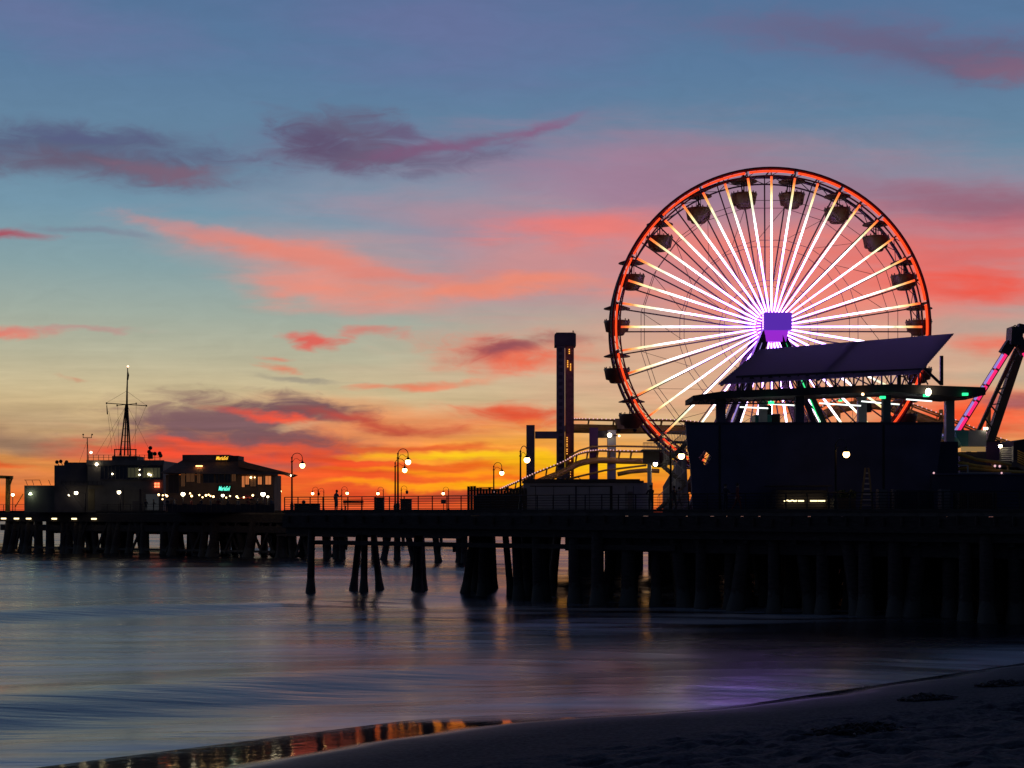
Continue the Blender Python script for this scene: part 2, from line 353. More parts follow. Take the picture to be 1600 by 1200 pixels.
class MB:
    def __init__(s): s.v = []; s.f = []; s.smooth = []
    def add(s, vs, fs, sm=False):
        o = len(s.v); s.v += [Vector(a) for a in vs]; s.f += [tuple(o + i for i in f) for f in fs]; s.smooth += [sm] * len(fs); return s
    def box(s, c, d, rz=0.0):
        c = Vector(c); a, b, h = d[0] / 2, d[1] / 2, d[2] / 2; r = Matrix.Rotation(rz, 3, 'Z')
        vs = [c + r @ Vector((x, y, z)) for z in (-h, h) for x, y in ((-a, -b), (a, -b), (a, b), (-a, b))]
        return s.add(vs, [(3, 2, 1, 0), (4, 5, 6, 7), (0, 1, 5, 4), (1, 2, 6, 5), (2, 3, 7, 6), (3, 0, 4, 7)])
    def bx(s, x0, x1, y0, y1, z0, z1): return s.box(((x0 + x1) / 2, (y0 + y1) / 2, (z0 + z1) / 2), (abs(x1 - x0), abs(y1 - y0), abs(z1 - z0)))
    def pbox(s, px0, px1, py0, py1, Y, dep):           # box whose front face stands at distance Y
        a, b = P(px0, py1, Y), P(px1, py0, Y)
        return s.bx(a.x, b.x, Y, Y + dep, a.z, b.z)
    def beam(s, p, q, w, h=None, up=(0, 0, 1)):
        p, q = Vector(p), Vector(q); h = h or w; d = (q - p)
        if d.length < 1e-6: return s
        d.normalize(); u = Vector(up)
        if abs(d.dot(u)) > .98: u = Vector((0, 1, 0))
        a = d.cross(u).normalized() * w / 2; b = a.cross(d).normalized() * h / 2
        vs = [c + e for c in (p, q) for e in (-a - b, a - b, a + b, -a + b)]
        return s.add(vs, [(3, 2, 1, 0), (4, 5, 6, 7), (0, 1, 5, 4), (1, 2, 6, 5), (2, 3, 7, 6), (3, 0, 4, 7)])
    def tube(s, pts, r, n=8, closed=False, cap=True):
        pts = [Vector(p) for p in pts]; m = len(pts)
        rs = r if isinstance(r, (list, tuple)) else [r] * m
        vs = []; prev = None
        for i, p in enumerate(pts):
            a = pts[(i - 1) % m] if (closed or i > 0) else p; b = pts[(i + 1) % m] if (closed or i < m - 1) else p
            t = (b - a).normalized()
            u = prev if prev else (Vector((0, 1, 0)) if abs(t.y) < .9 else Vector((1, 0, 0)))
            u = (u - t * u.dot(t)).normalized(); prev = u; w = t.cross(u)
            vs += [p + (u * math.cos(2 * math.pi * j / n) + w * math.sin(2 * math.pi * j / n)) * rs[i] for j in range(n)]
        fs = []
        for i in range(m if closed else m - 1):
            a, b = i * n, ((i + 1) % m) * n
            fs += [(a + j, a + (j + 1) % n, b + (j + 1) % n, b + j) for j in range(n)]
        if cap and not closed: fs += [tuple(range(n))[::-1], tuple((m - 1) * n + j for j in range(n))]
        return s.add(vs, fs, True)
    def lathe(s, c, prof, n=16, sm=True):              # prof: (r, z) from the bottom up
        c = Vector(c); vs = [c + Vector((r * math.cos(2 * math.pi * j / n), r * math.sin(2 * math.pi * j / n), z)) for r, z in prof for j in range(n)]
        fs = [(i * n + j, i * n + (j + 1) % n, (i + 1) * n + (j + 1) % n, (i + 1) * n + j) for i in range(len(prof) - 1) for j in range(n)]
        fs += [tuple(range(n))[::-1], tuple((len(prof) - 1) * n + j for j in range(n))]
        return s.add(vs, fs, sm)
    def ball(s, c, r, n=10, sq=1.0):
        k = max(4, n // 2 + 1)
        return s.lathe(c, [(max(.002, r * math.sin(math.pi * i / k)), -r * sq * math.cos(math.pi * i / k)) for i in range(k + 1)], n)
    def prism(s, poly, y0, y1):                        # polygon in x,z pulled along y
        n = len(poly); vs = [(x, y0, z) for x, z in poly] + [(x, y1, z) for x, z in poly]
        return s.add(vs, [tuple(range(n)), tuple(range(2 * n - 1, n - 1, -1))] + [(i, i + n, (i + 1) % n + n, (i + 1) % n) for i in range(n)])
    def slab(s, poly, z0, z1):
        n = len(poly); vs = [(x, y, z0) for x, y in poly] + [(x, y, z1) for x, y in poly]
        return s.add(vs, [tuple(range(n))[::-1], tuple(range(n, 2 * n))] + [(i, (i + 1) % n, (i + 1) % n + n, i + n) for i in range(n)])
    def build(s, name, m, parent=None, origin=None):
        o0 = Vector(origin) if origin else Vector((0, 0, 0))
        me = bpy.data.meshes.new(name); me.from_pydata([tuple(p - o0) for p in s.v], [], s.f)
        me.polygons.foreach_set('use_smooth', s.smooth); me.validate()
        bm = bmesh.new(); bm.from_mesh(me); bmesh.ops.recalc_face_normals(bm, faces=bm.faces); bm.to_mesh(me); bm.free()
        me.materials.append(m); o = bpy.data.objects.new(name, me); COL.objects.link(o)
        if parent is not None: o.parent = parent
        elif origin: o.location = o0
        return o
def tag(o, label=None, cat=None, group=None, kind=None):
    for a, b in (('label', label), ('category', cat), ('group', group), ('kind', kind)):
        if b: o[a] = b
    return o
class Thing:
    def __init__(s, name, label, cat, loc, group=None):
        s.o = bpy.data.objects.new(name, None); COL.objects.link(s.o); s.loc = Vector(loc); s.o.location = s.loc
        s.o.empty_display_size = .3; tag(s.o, label, cat, group)
    def part(s, name, mb, m, parent=None, label=None):
        o = mb.build(name, m, parent or s.o, s.loc)
        if label: o['label'] = label
        return o
def solo(name, label, cat, mb, m, loc, group=None): return tag(mb.build(name, m, None, loc), label, cat, group)
def copy_tree(o, loc=None, rz=None, label=None, parent=None):
    c = o.copy(); COL.objects.link(c); c.parent = parent
    if loc is not None: c.location = loc
    if rz is not None: c.rotation_euler = (0, 0, rz)
    if label: c['label'] = label
    for ch in [q for q in bpy.data.objects if q.parent == o]: copy_tree(ch, parent=c)
    return c

# ------------------------------------------------------------------ beach and sea
S0 = Vector((-6.5, 30.5)); NS = Vector((.682, -.733)); DS = Vector((.733, .682))
def st(x, y):
    r = Vector((x, y)) - S0; return r.dot(NS), r.dot(DS)
def edge(t):   # upper reach of the last wave
    return -1.1 * math.exp(-((t - 9) / 7) ** 2) - .25 * math.sin(t * .21) + .12 * math.sin(t * .9)
def film(t):   # how far up the sand the thin last wave lies beyond the still water
    k = min(1, max(0, (t - 9) / 11)); return 5.3 - 4.4 * k * k * (3 - 2 * k)
def h2(x, y): # cheap value noise
    def r(i, j):
        q = math.sin(i * 127.1 + j * 311.7) * 43758.5453; return q - math.floor(q)
    i, j = math.floor(x), math.floor(y); a, b = x - i, y - j; a = a * a * (3 - 2 * a); b = b * b * (3 - 2 * b)
    return (r(i, j) * (1 - a) + r(i + 1, j) * a) * (1 - b) + (r(i, j + 1) * (1 - a) + r(i + 1, j + 1) * a) * b
def sandz(x, y):
    s, t = st(x, y)
    z = .078 * (s + film(t))
    if s > 9: z += .05 * (s - 9)
    z = min(z, 3.6 + .01 * s); z = max(z, -3.0)
    k = min(1, max(0, (s - 3.6 - 1.6 * h2(x * .35, y * .35)) / 2.5))
    if k > 0: z += k * (.15 * (h2(x * 2.6, y * 2.6) - .5) + .11 * (h2(x * 5.7 + 9, y * 5.7) - .5) + .10 * (h2(x * .8, y * .8) - .5))
    return z
def sheet(name, xs, ys, zf, m):
    mb = MB(); nx = len(xs)
    mb.v = [Vector((x, y, zf(x, y))) for y in ys for x in xs]
    mb.f = [(j * nx + i, j * nx + i + 1, (j + 1) * nx + i + 1, (j + 1) * nx + i) for j in range(len(ys) - 1) for i in range(nx - 1)]
    mb.smooth = [True] * len(mb.f)
    return tag(mb.build(name, m), kind='structure')
def fr(a, b, d):
    n = int((b - a) / d); return [a + (b - a) * i / n for i in range(n + 1)]

SAND, t_, b_ = newmat('beach_sand')
def tn_(tt, ty, **k):
    n = tt.nodes.new(ty)
    for a, b in k.items(): setattr(n, a, b)
    return n
geo = tn_(t_, 'ShaderNodeNewGeometry')
nz = tn_(t_, 'ShaderNodeTexNoise'); nz.inputs['Scale'].default_value = 9; nz.inputs['Detail'].default_value = 8; t_.links.new(geo.outputs['Position'], nz.inputs[0])
nz2 = tn_(t_, 'ShaderNodeTexNoise'); nz2.inputs['Scale'].default_value = 1.6; nz2.inputs['Detail'].default_value = 7; t_.links.new(geo.outputs['Position'], nz2.inputs[0])
att = tn_(t_, 'ShaderNodeAttribute', attribute_name='wet')      # how wet the sand is: the reach of the last wave
att2 = tn_(t_, 'ShaderNodeAttribute', attribute_name='foam')
r1 = tn_(t_, 'ShaderNodeValToRGB'); r1.color_ramp.elements[0].color = (.022, .023, .030, 1); r1.color_ramp.elements[1].color = (.075, .075, .088, 1); r1.color_ramp.elements[0].position = .35; r1.color_ramp.elements[1].position = .68
t_.links.new(nz.outputs['Fac'], r1.inputs[0])
mxc = tn_(t_, 'ShaderNodeMix', data_type='RGBA'); t_.links.new(att.outputs['Fac'], mxc.inputs[0]); t_.links.new(r1.outputs[0], mxc.inputs[6]); mxc.inputs[7].default_value = (.045, .04, .042, 1)
mxf = tn_(t_, 'ShaderNodeMix', data_type='RGBA'); t_.links.new(att2.outputs['Fac'], mxf.inputs[0]); t_.links.new(mxc.outputs[2], mxf.inputs[6]); mxf.inputs[7].default_value = (.75, .77, .8, 1)
t_.links.new(mxf.outputs[2], b_.inputs['Base Color'])
mr = tn_(t_, 'ShaderNodeMapRange'); t_.links.new(att.outputs['Fac'], mr.inputs[0]); mr.inputs[3].default_value = .85; mr.inputs[4].default_value = .055
t_.links.new(mr.outputs[0], b_.inputs['Roughness'])
mr2 = tn_(t_, 'ShaderNodeMapRange'); t_.links.new(att.outputs['Fac'], mr2.inputs[0]); mr2.inputs[3].default_value = .15; mr2.inputs[4].default_value = .5
t_.links.new(mr2.outputs[0], b_.inputs['Specular IOR Level'])
bp = tn_(t_, 'ShaderNodeBump'); bp.inputs['Distance'].default_value = .05
bs = tn_(t_, 'ShaderNodeMapRange'); t_.links.new(att.outputs['Fac'], bs.inputs[0]); bs.inputs[3].default_value = .8; bs.inputs[4].default_value = .10
t_.links.new(bs.outputs[0], bp.inputs['Strength']); t_.links.new(nz2.outputs['Fac'], bp.inputs['Height']); t_.links.new(bp.outputs[0], b_.inputs['Normal'])

ys = fr(18, 66, .13); xs = fr(-26, 42, .22)
sand = sheet('beach', xs, ys, sandz, SAND)
wet = sand.data.attributes.new('wet', 'FLOAT', 'POINT'); foam = sand.data.attributes.new('foam', 'FLOAT', 'POINT')
for i, vtx in enumerate(sand.data.vertices):
    s, t = st(vtx.co.x, vtx.co.y); e = edge(t); d = s - e
    d2 = d + .5 * (h2(t * .7, s * 1.1) - .5)
    wet.data[i].value = 1.0 if d2 < -.5 else 1.0 - .25 * (d2 + .5) / .5 if d2 < 0 else .75 - .4 * d2 / .6 if d2 < .6 else max(0.0, .35 - (d2 - .6) * .13)
    foam.data[i].value = max(0.0, 1 - abs(d + .02) / .13) * .45 * (0.4 + .6 * h2(t * 1.3, 2))
# coarse ground around it, behind the camera and under the sea
tag(MB().add([(-9000, -9000, -3.2), (9000, -9000, -3.2), (9000, 9000, -3.2), (-9000, 9000, -3.2)], [(0, 1, 2, 3)]).build('seabed', SAND), kind='structure')
def landz(x, y): return sandz(x, y)
mb = MB()
xs2 = [-60, -45, -35, -26.2]; 
land = sheet('dry_beach', [-120 + 6 * i for i in range(81)], [-120 + 6 * i for i in range(52)], lambda x, y: (sandz(x, y) - .35 - (0 if not (-30 < x < 46 and 12 < y < 70) else .6)), SAND)

SEA, t_, b_ = newmat('sea_water')
b_.inputs['Base Color'].default_value = (.006, .012, .024, 1); b_.inputs['IOR'].default_value = 1.65; b_.inputs['Specular IOR Level'].default_value = .55
geo = tn_(t_, 'ShaderNodeNewGeometry')
mpn = tn_(t_, 'ShaderNodeMapping'); t_.links.new(geo.outputs['Position'], mpn.inputs[0]); mpn.inputs['Rotation'].default_value = (0, 0, -R(20)); mpn.inputs['Scale'].default_value = (.22, 1.1, 1)
n1 = tn_(t_, 'ShaderNodeTexNoise'); n1.inputs['Scale'].default_value = .55; n1.inputs['Detail'].default_value = 4; n1.inputs['Roughness'].default_value = .5; t_.links.new(mpn.outputs[0], n1.inputs[0])
n2 = tn_(t_, 'ShaderNodeTexNoise'); n2.inputs['Scale'].default_value = .12; n2.inputs['Detail'].default_value = 4; t_.links.new(mpn.outputs[0], n2.inputs[0])
bp = tn_(t_, 'ShaderNodeBump'); bp.inputs['Strength'].default_value = .36; bp.inputs['Distance'].default_value = .30
t_.links.new(n1.outputs['Fac'], bp.inputs['Height'])
t_.links.new(bp.outputs[0], b_.inputs['Normal'])
mr = tn_(t_, 'ShaderNodeMapRange'); t_.links.new(n2.outputs['Fac'], mr.inputs[0]); mr.inputs[1].default_value = .3; mr.inputs[2].default_value = .7; mr.inputs[3].default_value = .18; mr.inputs[4].default_value = .32
t_.links.new(mr.outputs[0], b_.inputs['Roughness'])
# milky patches of spent foam in the surf
n3 = tn_(t_, 'ShaderNodeTexNoise'); n3.inputs['Scale'].default_value = .35; n3.inputs['Detail'].default_value = 6; n3.inputs['Distortion'].default_value = .8; t_.links.new(mpn.outputs[0], n3.inputs[0])
fa = tn_(t_, 'ShaderNodeAttribute', attribute_name='foam'); fm = tn_(t_, 'ShaderNodeMapRange'); t_.links.new(n3.outputs['Fac'], fm.inputs[0]); fm.inputs[1].default_value = .38; fm.inputs[2].default_value = .62
fx = tn_(t_, 'ShaderNodeMath', operation='MULTIPLY'); t_.links.new(fa.outputs['Fac'], fx.inputs[0]); t_.links.new(fm.outputs[0], fx.inputs[1])
fc = tn_(t_, 'ShaderNodeMix', data_type='RGBA'); t_.links.new(fx.outputs[0], fc.inputs[0]); fc.inputs[6].default_value = (.006, .012, .024, 1); fc.inputs[7].default_value = (.85, .88, .95, 1)
t_.links.new(fc.outputs[2], b_.inputs['Base Color'])
def crest(u): return math.exp(-u * u)
def seaz(x, y):
    if y > 600: return 0.0
    s, t = st(x, y); w = 3.0 * (h2(t * .045, s * .02 + 5) - .5) * 2
    z = 0.0
    # two long breaking swells and the trough between
    a1 = .45 + .55 * min(1, max(0, (34 - t) / 25)) * (.6 + .4 * h2(t * .08, 7))
    z += .30 * a1 * crest((s + 16.5 + w * .8) / 4.0) - .15 * a1 * crest((s + 11.0 + w * .8) / 3.0)
    z += .42 * (.3 + .7 * h2(t * .05, 33)) * crest((s + 55 + w * 2.2) / 3.6) - .12 * crest((s + 49 + w * 2.2) / 4)
    z += .30 * (.2 + .8 * h2(t * .04, 55)) * crest((s + 88 + w * 3) / 5)
    f = max(0, min(1, (y - 45) / 50)) * max(0, 1 - y / 600)
    f2 = max(0, min(1, (y - 95) / 80)) * max(0, 1 - y / 600)
    z += f * .20 * (h2(s * .16 + 40, t * .035) - .5) + f * .05 * (h2(s * .45, t * .06 + 9) - .5)
    z += f2 * (.55 * (h2(y * .13 + 3, x * .035) - .5) + .40 * (h2(y * .29 + 8, x * .07) - .5))
    sh = max(0, min(1, (s + film(t) + 4.5) / 5.0)); z = z * (1 - sh)          # flattens towards the swash
    d = s + film(t); kb = max(0, min(1, (t - 11) / 8)) * max(0, min(1, (46 - t) / 10))
    z += .17 * kb * max(0, min(1, (-d + .6) / 4.0)) * max(0, min(1, (d + 16) / 9))   # low bore added, tilted so the water mirrors the wheel lights
    return z
rows = [24.0]
while rows[-1] < 40000: rows.append(rows[-1] + max(.28, rows[-1] * (.0065 if rows[-1] < 300 else .06)))
mb = MB(); nx = 200
for y in rows:
    hw = y * .48 + 14
    if y > 3000: hw = y * 1.2
    for i in range(nx): x = -hw + 2 * hw * i / (nx - 1); mb.v.append(Vector((x, y, seaz(x, y))))
for j in range(len(rows) - 1):
    for i in range(nx - 1): mb.f.append((j * nx + i, j * nx + i + 1, (j + 1) * nx + i + 1, (j + 1) * nx + i))
mb.smooth = [True] * len(mb.f)
sea = tag(mb.build('sea', SEA), kind='structure')
fo = sea.data.attributes.new('foam', 'FLOAT', 'POINT')
for i, vtx in enumerate(sea.data.vertices):
    if vtx.co.y > 130: continue
    s, t = st(vtx.co.x, vtx.co.y); d = s + film(t)
    fo.data[i].value = .85 * math.exp(-((d + 1.0) / 2.8) ** 2) + .75 * math.exp(-((s + 22 + 5 * h2(t * .06, 3)) / 5.5) ** 2) + .5 * math.exp(-((s + 38) / 8) ** 2)

# seaweed clumps on the sand
def weed(px, py, rx, ry, label, seed):
    rnd = random.Random(seed); Y = 5.2 * F / (py - 800) ; c = P(px, py, Y)
    for _ in range(12): Y = (H - sandz((px - 800) / F * Y, Y)) * F / (py - 800)
    c = Vector(((px - 800) / F * Y, Y, 0)); c.z = sandz(c.x, c.y); mb = MB()
    for i in range(150):
        a = rnd.uniform(0, 6.28); q = rnd.random() ** .6; x = c.x + math.cos(a) * rx * q; y = c.y + math.sin(a) * ry * q
        z = sandz(x, y); hh = .16 * (1 - q) + .02; pts = []
        b = rnd.uniform(0, 6.28); l = rnd.uniform(.12, .4)
        for k in range(5): pts.append((x + math.cos(b) * l * k / 4, y + math.sin(b) * l * k / 4, z + hh * math.sin(math.pi * (k + .5) / 5) + rnd.uniform(0, .03)))
        mb.tube(pts, rnd.uniform(.012, .035), 5)
    solo('seaweed_clump', label, 'seaweed', mb, DARKW, (c.x, c.y, c.z), 'seaweed clumps washed up on the sand')
weed(1447, 1093, .75, .5, 'dark seaweed clump nearest the waterline at right, on the upper sand', 1)
weed(1345, 1150, 1.1, .55, 'wide dark seaweed clump low on the beach, nearest the camera', 2)
weed(1572, 1071, .9, .4, 'dark seaweed clump at the right edge of the beach, farthest up the shore', 3)

# ------------------------------------------------------------------ near pier
A = Vector((-17.3, 108)); B = Vector((27.4, 76)); ED = (B - A).normalized(); IN = Vector((-ED.y, ED.x))
def edgept(px, inn=0.0):
    k = (px - 800) / F; t = (A.x - k * A.y) / (k * (B.y - A.y) - (B.x - A.x)); p = A + (B - A) * t
    return p + IN * inn
def fpt(px, inn, z): q = edgept(px, inn); return Vector((q.x, q.y, z))
DZ = 6.0
pier = Thing('amusement_pier', 'timber amusement pier carrying the ferris wheel, dark pilings in the surf', 'pier', (10, 100, 0))
C1 = A + (B - A) * 2.2
near_poly = [tuple(A), tuple(C1), (150, 60), (150, 165), (3, 165), (0.8, 103.7), (-1.5, 102.6), tuple(A + IN * 7.0)]
pier.part('deck', MB().slab(near_poly, DZ - .25, DZ), PLANK)
mb = MB(); mb.beam((*(A - IN * .02), DZ - .72), (*(C1 - IN * .02), DZ - .72), .35, .9); pier.part('stringer', mb, WOOD)
mb = MB(); mb.beam((*(A + IN * .35), DZ - 1.42), (*(C1 + IN * .35), DZ - 1.42), .35, .5); pier.part('stringer', mb, WOOD)
mb = MB(); mb.beam((*(A + IN * .05), DZ + .09), (*(C1 + IN * .05), DZ + .09), .25, .17); pier.part('kerb', mb, WOOD)
mb = MB(); mb.beam((*A, DZ - .75), (*(A + IN * 7), DZ - .75), .3, .95); pier.part('stringer', mb, WOOD)
mb = MB(); q = A + IN * 7; mb.beam((*q, DZ - .9), (-1.5, 102.6 + 0, DZ - .9), .3, 1.2); pier.part('stringer', mb, WOOD)
mb = MB(); mb.beam(fpt(487, .5, 3.72), fpt(1050, .5, 3.72), .3, .32); pier.part('ledger', mb, WOOD)
mb = MB()
for px in (505, 530, 552, 595, 640, 676, 700, 742): 
    q = fpt(px, .7, 3.45); pier.part('hanger_block', MB().box(q, (.22, .22, .5)), WOOD)
for px in range(455, 1640, 29): pier.part('fender_block', MB().box(fpt(px, -.28, DZ - .55 + random.uniform(-.1, .1)), (.12, .12, .5)), WOOD)
npil = 0
def pile(th, top, base, r, m=WOOD, foot=1.45, ztop=None, fh=.9):
    ztop = ztop or DZ - 1.3
    p0 = Vector((*base, -1.2)); p1 = Vector((*top, ztop)); d = p1 - p0
    def at(z): return p0 + d * ((z + 1.2) / (ztop + 1.2))
    mb = MB(); mb.tube([at(-1.2), at(0.0), at(.18), at(.45 * fh + .18), at(fh + .1), at(2.4), at(ztop)], [r * foot, r * foot, r * foot * .97, r * foot * .84, r * 1.08, r * 1.02, r * .98], 10)
    return th.part('piling', mb, m)
def nearpile(pxb, pyb, pxt, r, dtop=0.0):
    Y = H * F / (pyb - 800); base = ((pxb - 800) / F * Y, Y); Yt = Y + dtop; r *= .82
    pile(pier, ((pxt - 800) / F * Yt, Yt), base, r)
for a in [(485, 925, 487, .33), (550, 921, 562, .31), (568, 925, 570, .31), (596, 921, 583, .31, 1), (654, 926, 655, .34), (648, 923, 652, .3), (663, 924, 658, .3),
          (722, 931, 742, .36), (740, 928, 748, .33), (752, 933, 755, .36), (772, 925, 768, .36), (801, 931, 789, .30), (762, 929, 764, .36), (733, 926, 738, .3),
          (812, 936, 806, .42), (826, 934, 824, .45), (842, 940, 838, .42), (860, 918, 872, .42), (852, 938, 850, .4), (835, 925, 834, .4), (818, 918, 818, .4)]: nearpile(*a)
# rows of bents to the right of the walkway, running inwards
cnt = 21
for i, px in enumerate(range(893, 1640, 38)):
    for j, inn in enumerate((1.0, 6.5, 14.0, 24.0)):
        if cnt >= 94: break
        q = edgept(px + random.uniform(-7, 7), inn + random.uniform(-.8, .8)); ls = random.choice((0, 0, -.8, .8))
        pile(pier, (q.x, q.y), (q.x + ls, q.y - .2), random.uniform(.32, .44)); cnt += 1
# heavy cross walls of timber between the bents (dark under-deck)
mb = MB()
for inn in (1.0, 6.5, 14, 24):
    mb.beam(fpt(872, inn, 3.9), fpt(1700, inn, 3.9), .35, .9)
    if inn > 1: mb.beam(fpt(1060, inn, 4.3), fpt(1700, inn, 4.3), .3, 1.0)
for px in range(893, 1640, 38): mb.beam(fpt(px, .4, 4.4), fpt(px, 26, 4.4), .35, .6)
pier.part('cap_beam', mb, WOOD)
mb = MB()
for i, px in enumerate(range(1080, 1640, 38)):
    q0, q1 = fpt(px, 14.2, .2), fpt(px + 38, 14.2, 4.2); mb.beam(q0, q1, .3, .35); mb.beam(fpt(px + 38, 14.4, .2), fpt(px, 14.4, 4.2), .3, .35)
pier.part('cross_brace', mb, WOOD)
# added wall that makes the under-deck solid dark: bulkhead far in under the amusement deck, with the gaps seen in the photograph
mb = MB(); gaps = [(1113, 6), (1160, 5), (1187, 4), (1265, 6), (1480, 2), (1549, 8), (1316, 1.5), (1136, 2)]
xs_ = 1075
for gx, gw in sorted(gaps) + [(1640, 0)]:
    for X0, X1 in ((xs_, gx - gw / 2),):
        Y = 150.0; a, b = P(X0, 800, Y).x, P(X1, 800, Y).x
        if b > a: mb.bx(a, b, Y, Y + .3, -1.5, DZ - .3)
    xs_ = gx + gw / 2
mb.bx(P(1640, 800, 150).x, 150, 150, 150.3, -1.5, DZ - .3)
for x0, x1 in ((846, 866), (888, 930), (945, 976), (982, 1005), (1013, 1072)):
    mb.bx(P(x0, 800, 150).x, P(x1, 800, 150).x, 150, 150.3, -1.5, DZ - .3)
pier.part('dark_screen', mb, WOOD)

# ------------------------------------------------------------------ far pier
fp = Thing('harbor_pier', 'older fishing pier far behind on dense dark pilings, carrying the harbour office', 'pier', (-40, 195, 0))
FE = [(-150, 262), (-100, 230), (-77, 214.5), (-31, 187), (-6, 167.5), (12, 152)]
def fedge(px, inn=0.0):
    k = (px - 800) / F
    for (x0, y0), (x1, y1) in zip(FE, FE[1:]):
        den = k * (y1 - y0) - (x1 - x0)
        t = (x0 - k * y0) / den
        if -.001 <= t <= 1.001:
            d = Vector((x1 - x0, y1 - y0)).normalized(); p = Vector((x0 + (x1 - x0) * t, y0 + (y1 - y0) * t)); return p + Vector((-d.y, d.x)) * inn
    return Vector((k * 190, 190))
fp.part('deck', MB().slab(FE + [(19, 160), (1, 178), (-27, 199), (-40, 226), (-66, 266), (-110, 300), (-160, 290)], DZ - .3, DZ - .01), PLANK)
fp.part('deck', MB().slab([(-60, 258), (-6, 256), (-6, 277), (-66, 279)], DZ - .3, DZ - .012), PLANK)
fp.part('stringer', MB().beam((-60, 258, DZ - .8), (-6, 256, DZ - .8), .3, .9), WOOD)
for i in range(len(FE) - 1):
    mb = MB(); mb.beam((*FE[i], DZ - .85), (*FE[i + 1], DZ - .85), .4, 1.1); fp.part('stringer', mb, WOOD)
    mb = MB(); mb.beam((*FE[i], DZ + .1), (*FE[i + 1], DZ + .1), .3, .22); fp.part('kerb', mb, WOOD)
def farpile(px, inn, lean, r):
    q = fedge(px, inn); q2 = q + Vector((lean, 0)); pile(fp, (q.x, q.y), (q2.x, q2.y), r, foot=1.25, ztop=DZ - .6)
rnd = random.Random(5)
n = 0
for px in [3, 12, 24, 33, 44, 56, 62, 68, 74, 90, 97, 104, 110, 118, 127, 133, 141, 148, 152, 160, 172, 176, 186, 190, 196, 203, 210, 222, 228, 232, 238, 252, 258, 262, 268, 276, 284, 291, 298, 306,
           312, 319, 331, 338, 344, 352, 358, 366, 371, 384, 390, 396, 402, 410, 416, 421, 432, 436]:
    farpile(px, rnd.choice((.5, .5, 5, 9)), rnd.choice((0, 0, .7, -.7, 1.3, -1.3)), rnd.uniform(.46, .66))
for px in (429, 435, 447, 453, 458, 464, 470, 476): farpile(px, rnd.choice((.5, 6)), rnd.choice((0, .5, -.5)), .34)
for px, l in ((502, 0), (517, 0), (526, 0), (555, -.6), (574, .3), (604, -1.3), (612, 0), (622, 1.6), (652, -.5), (668, .8), (709, 0), (717, 0)): farpile(px, 1.0, l, .40)
for k_ in range(16):
    x_ = -58 + k_ * 3.45; pile(fp, (x_, 258.5), (x_ + (.4 if k_ % 3 else -.6), 258.5), .3, foot=1.2, ztop=DZ - .6)
mb = MB()
for a, b in ((0, 230), (225, 440), (425, 560)):
    p, q = fedge(a, .2), fedge(b, .2); mb.beam((*p, 3.7), (*q, 3.7), .35, .9)
for a, b in ((24, 130), (130, 230), (225, 330), (330, 445)):
    p, q = fedge(a, 7), fedge(b, 7); mb.beam((*p, 4.1), (*q, 4.1), .35, 2.7)
for a, b in ((35, 140), (150, 250), (250, 340), (345, 430)):
    p, q = fedge(a, .1), fedge(b, .1); mb.beam((*p, .75), (*q, .75), .22, .3)
p, q = fedge(432, .1), fedge(720, .1); mb.beam((*p, 3.0), (*q, 3.0), .3, .3)
fp.part('cap_beam', mb, WOOD)
mb = MB()
for a, b in ((24, 33), (40, 60), (92, 110), (120, 138), (150, 170), (205, 226), (258, 282), (300, 322), (350, 372), (385, 408), (405, 426), (462, 478)):
    mb = MB(); p, q = fedge(a, .05), fedge(b, .05); mb.beam((*p, .4), (*q, DZ - 1), .25, .3); p, q = fedge(a, .3), fedge(b, .3); mb.beam((*q, .4), (*p, DZ - 1), .25, .3); fp.part('cross_brace', mb, WOOD)
# strip lamps hung under the far deck edge
p0 = None
for k, (px, nm) in enumerate(((9, 'first strip lamp from the left under the far pier edge'), (29, 'second strip lamp from the left under the far pier edge'), (48, 'third strip lamp from the left, below the low stucco annex'),
               (88, 'fourth strip lamp from the left, below the harbour office corner'), (119, 'fifth strip lamp from the left, under the harbour office'), (150, 'rightmost strip lamp under the far pier, below the office stairs'))):
    q = fedge(px, -.35)
    if p0 is None:
        th = Thing('strip_lamp', nm, 'lamp', (q.x, q.y, DZ - .95), 'strip lamps under the far pier'); p0 = th.o
        mb = MB(); mb.tube([(q.x - .38, q.y, DZ - .98), (q.x + .38, q.y, DZ - .98)], .11, 8); th.part('tube', mb, TUBE)
        th.part('housing', MB().box((q.x, q.y, DZ - .83), (1.0, .3, .1)), STEEL)
    else: copy_tree(p0, (q.x, q.y, DZ - .95), label=nm)

# ------------------------------------------------------------------ railings
def railing(name, label, ptf, pxs, hgt, rails, step_parts=True, r=.035):
    o0 = ptf(pxs[0], DZ); th = Thing(name, label, 'railing', o0, None)
    for px in pxs:
        a, b = ptf(px, DZ), ptf(px, DZ + hgt); mb = MB(); mb.beam(a, b, r * 2.2); th.part('post', mb, RAILM)
    for z in rails:
        a, b = ptf(pxs[0], DZ + z), ptf(pxs[-1], DZ + z); mb = MB(); mb.tube([a, b], r if z == rails[-1] else r * .6, 6); th.part('rail', mb, RAILM)
railing('pier_railing', 'open metal railing along the near pier edge, five thin rails', lambda px, z: fpt(px, .25, z), [441, 462, 481, 501, 520, 540, 562, 583, 605, 628, 650, 672, 695, 717, 740, 763, 787, 811, 836, 861, 886, 911, 937, 963, 990, 1017, 1045, 1073, 1102, 1132, 1162, 1193, 1225, 1258, 1291, 1325, 1360, 1396, 1433, 1471, 1510, 1550, 1591, 1634],
        1.12, (.25, .42, .59, .76, .93, 1.12))
railing('pier_railing', 'thin metal railing along the far pier edge in front of the office', lambda px, z: Vector((*fedge(px, .2), z)), list(range(-14, 436, 18)), 1.1, (.4, .75, 1.1))

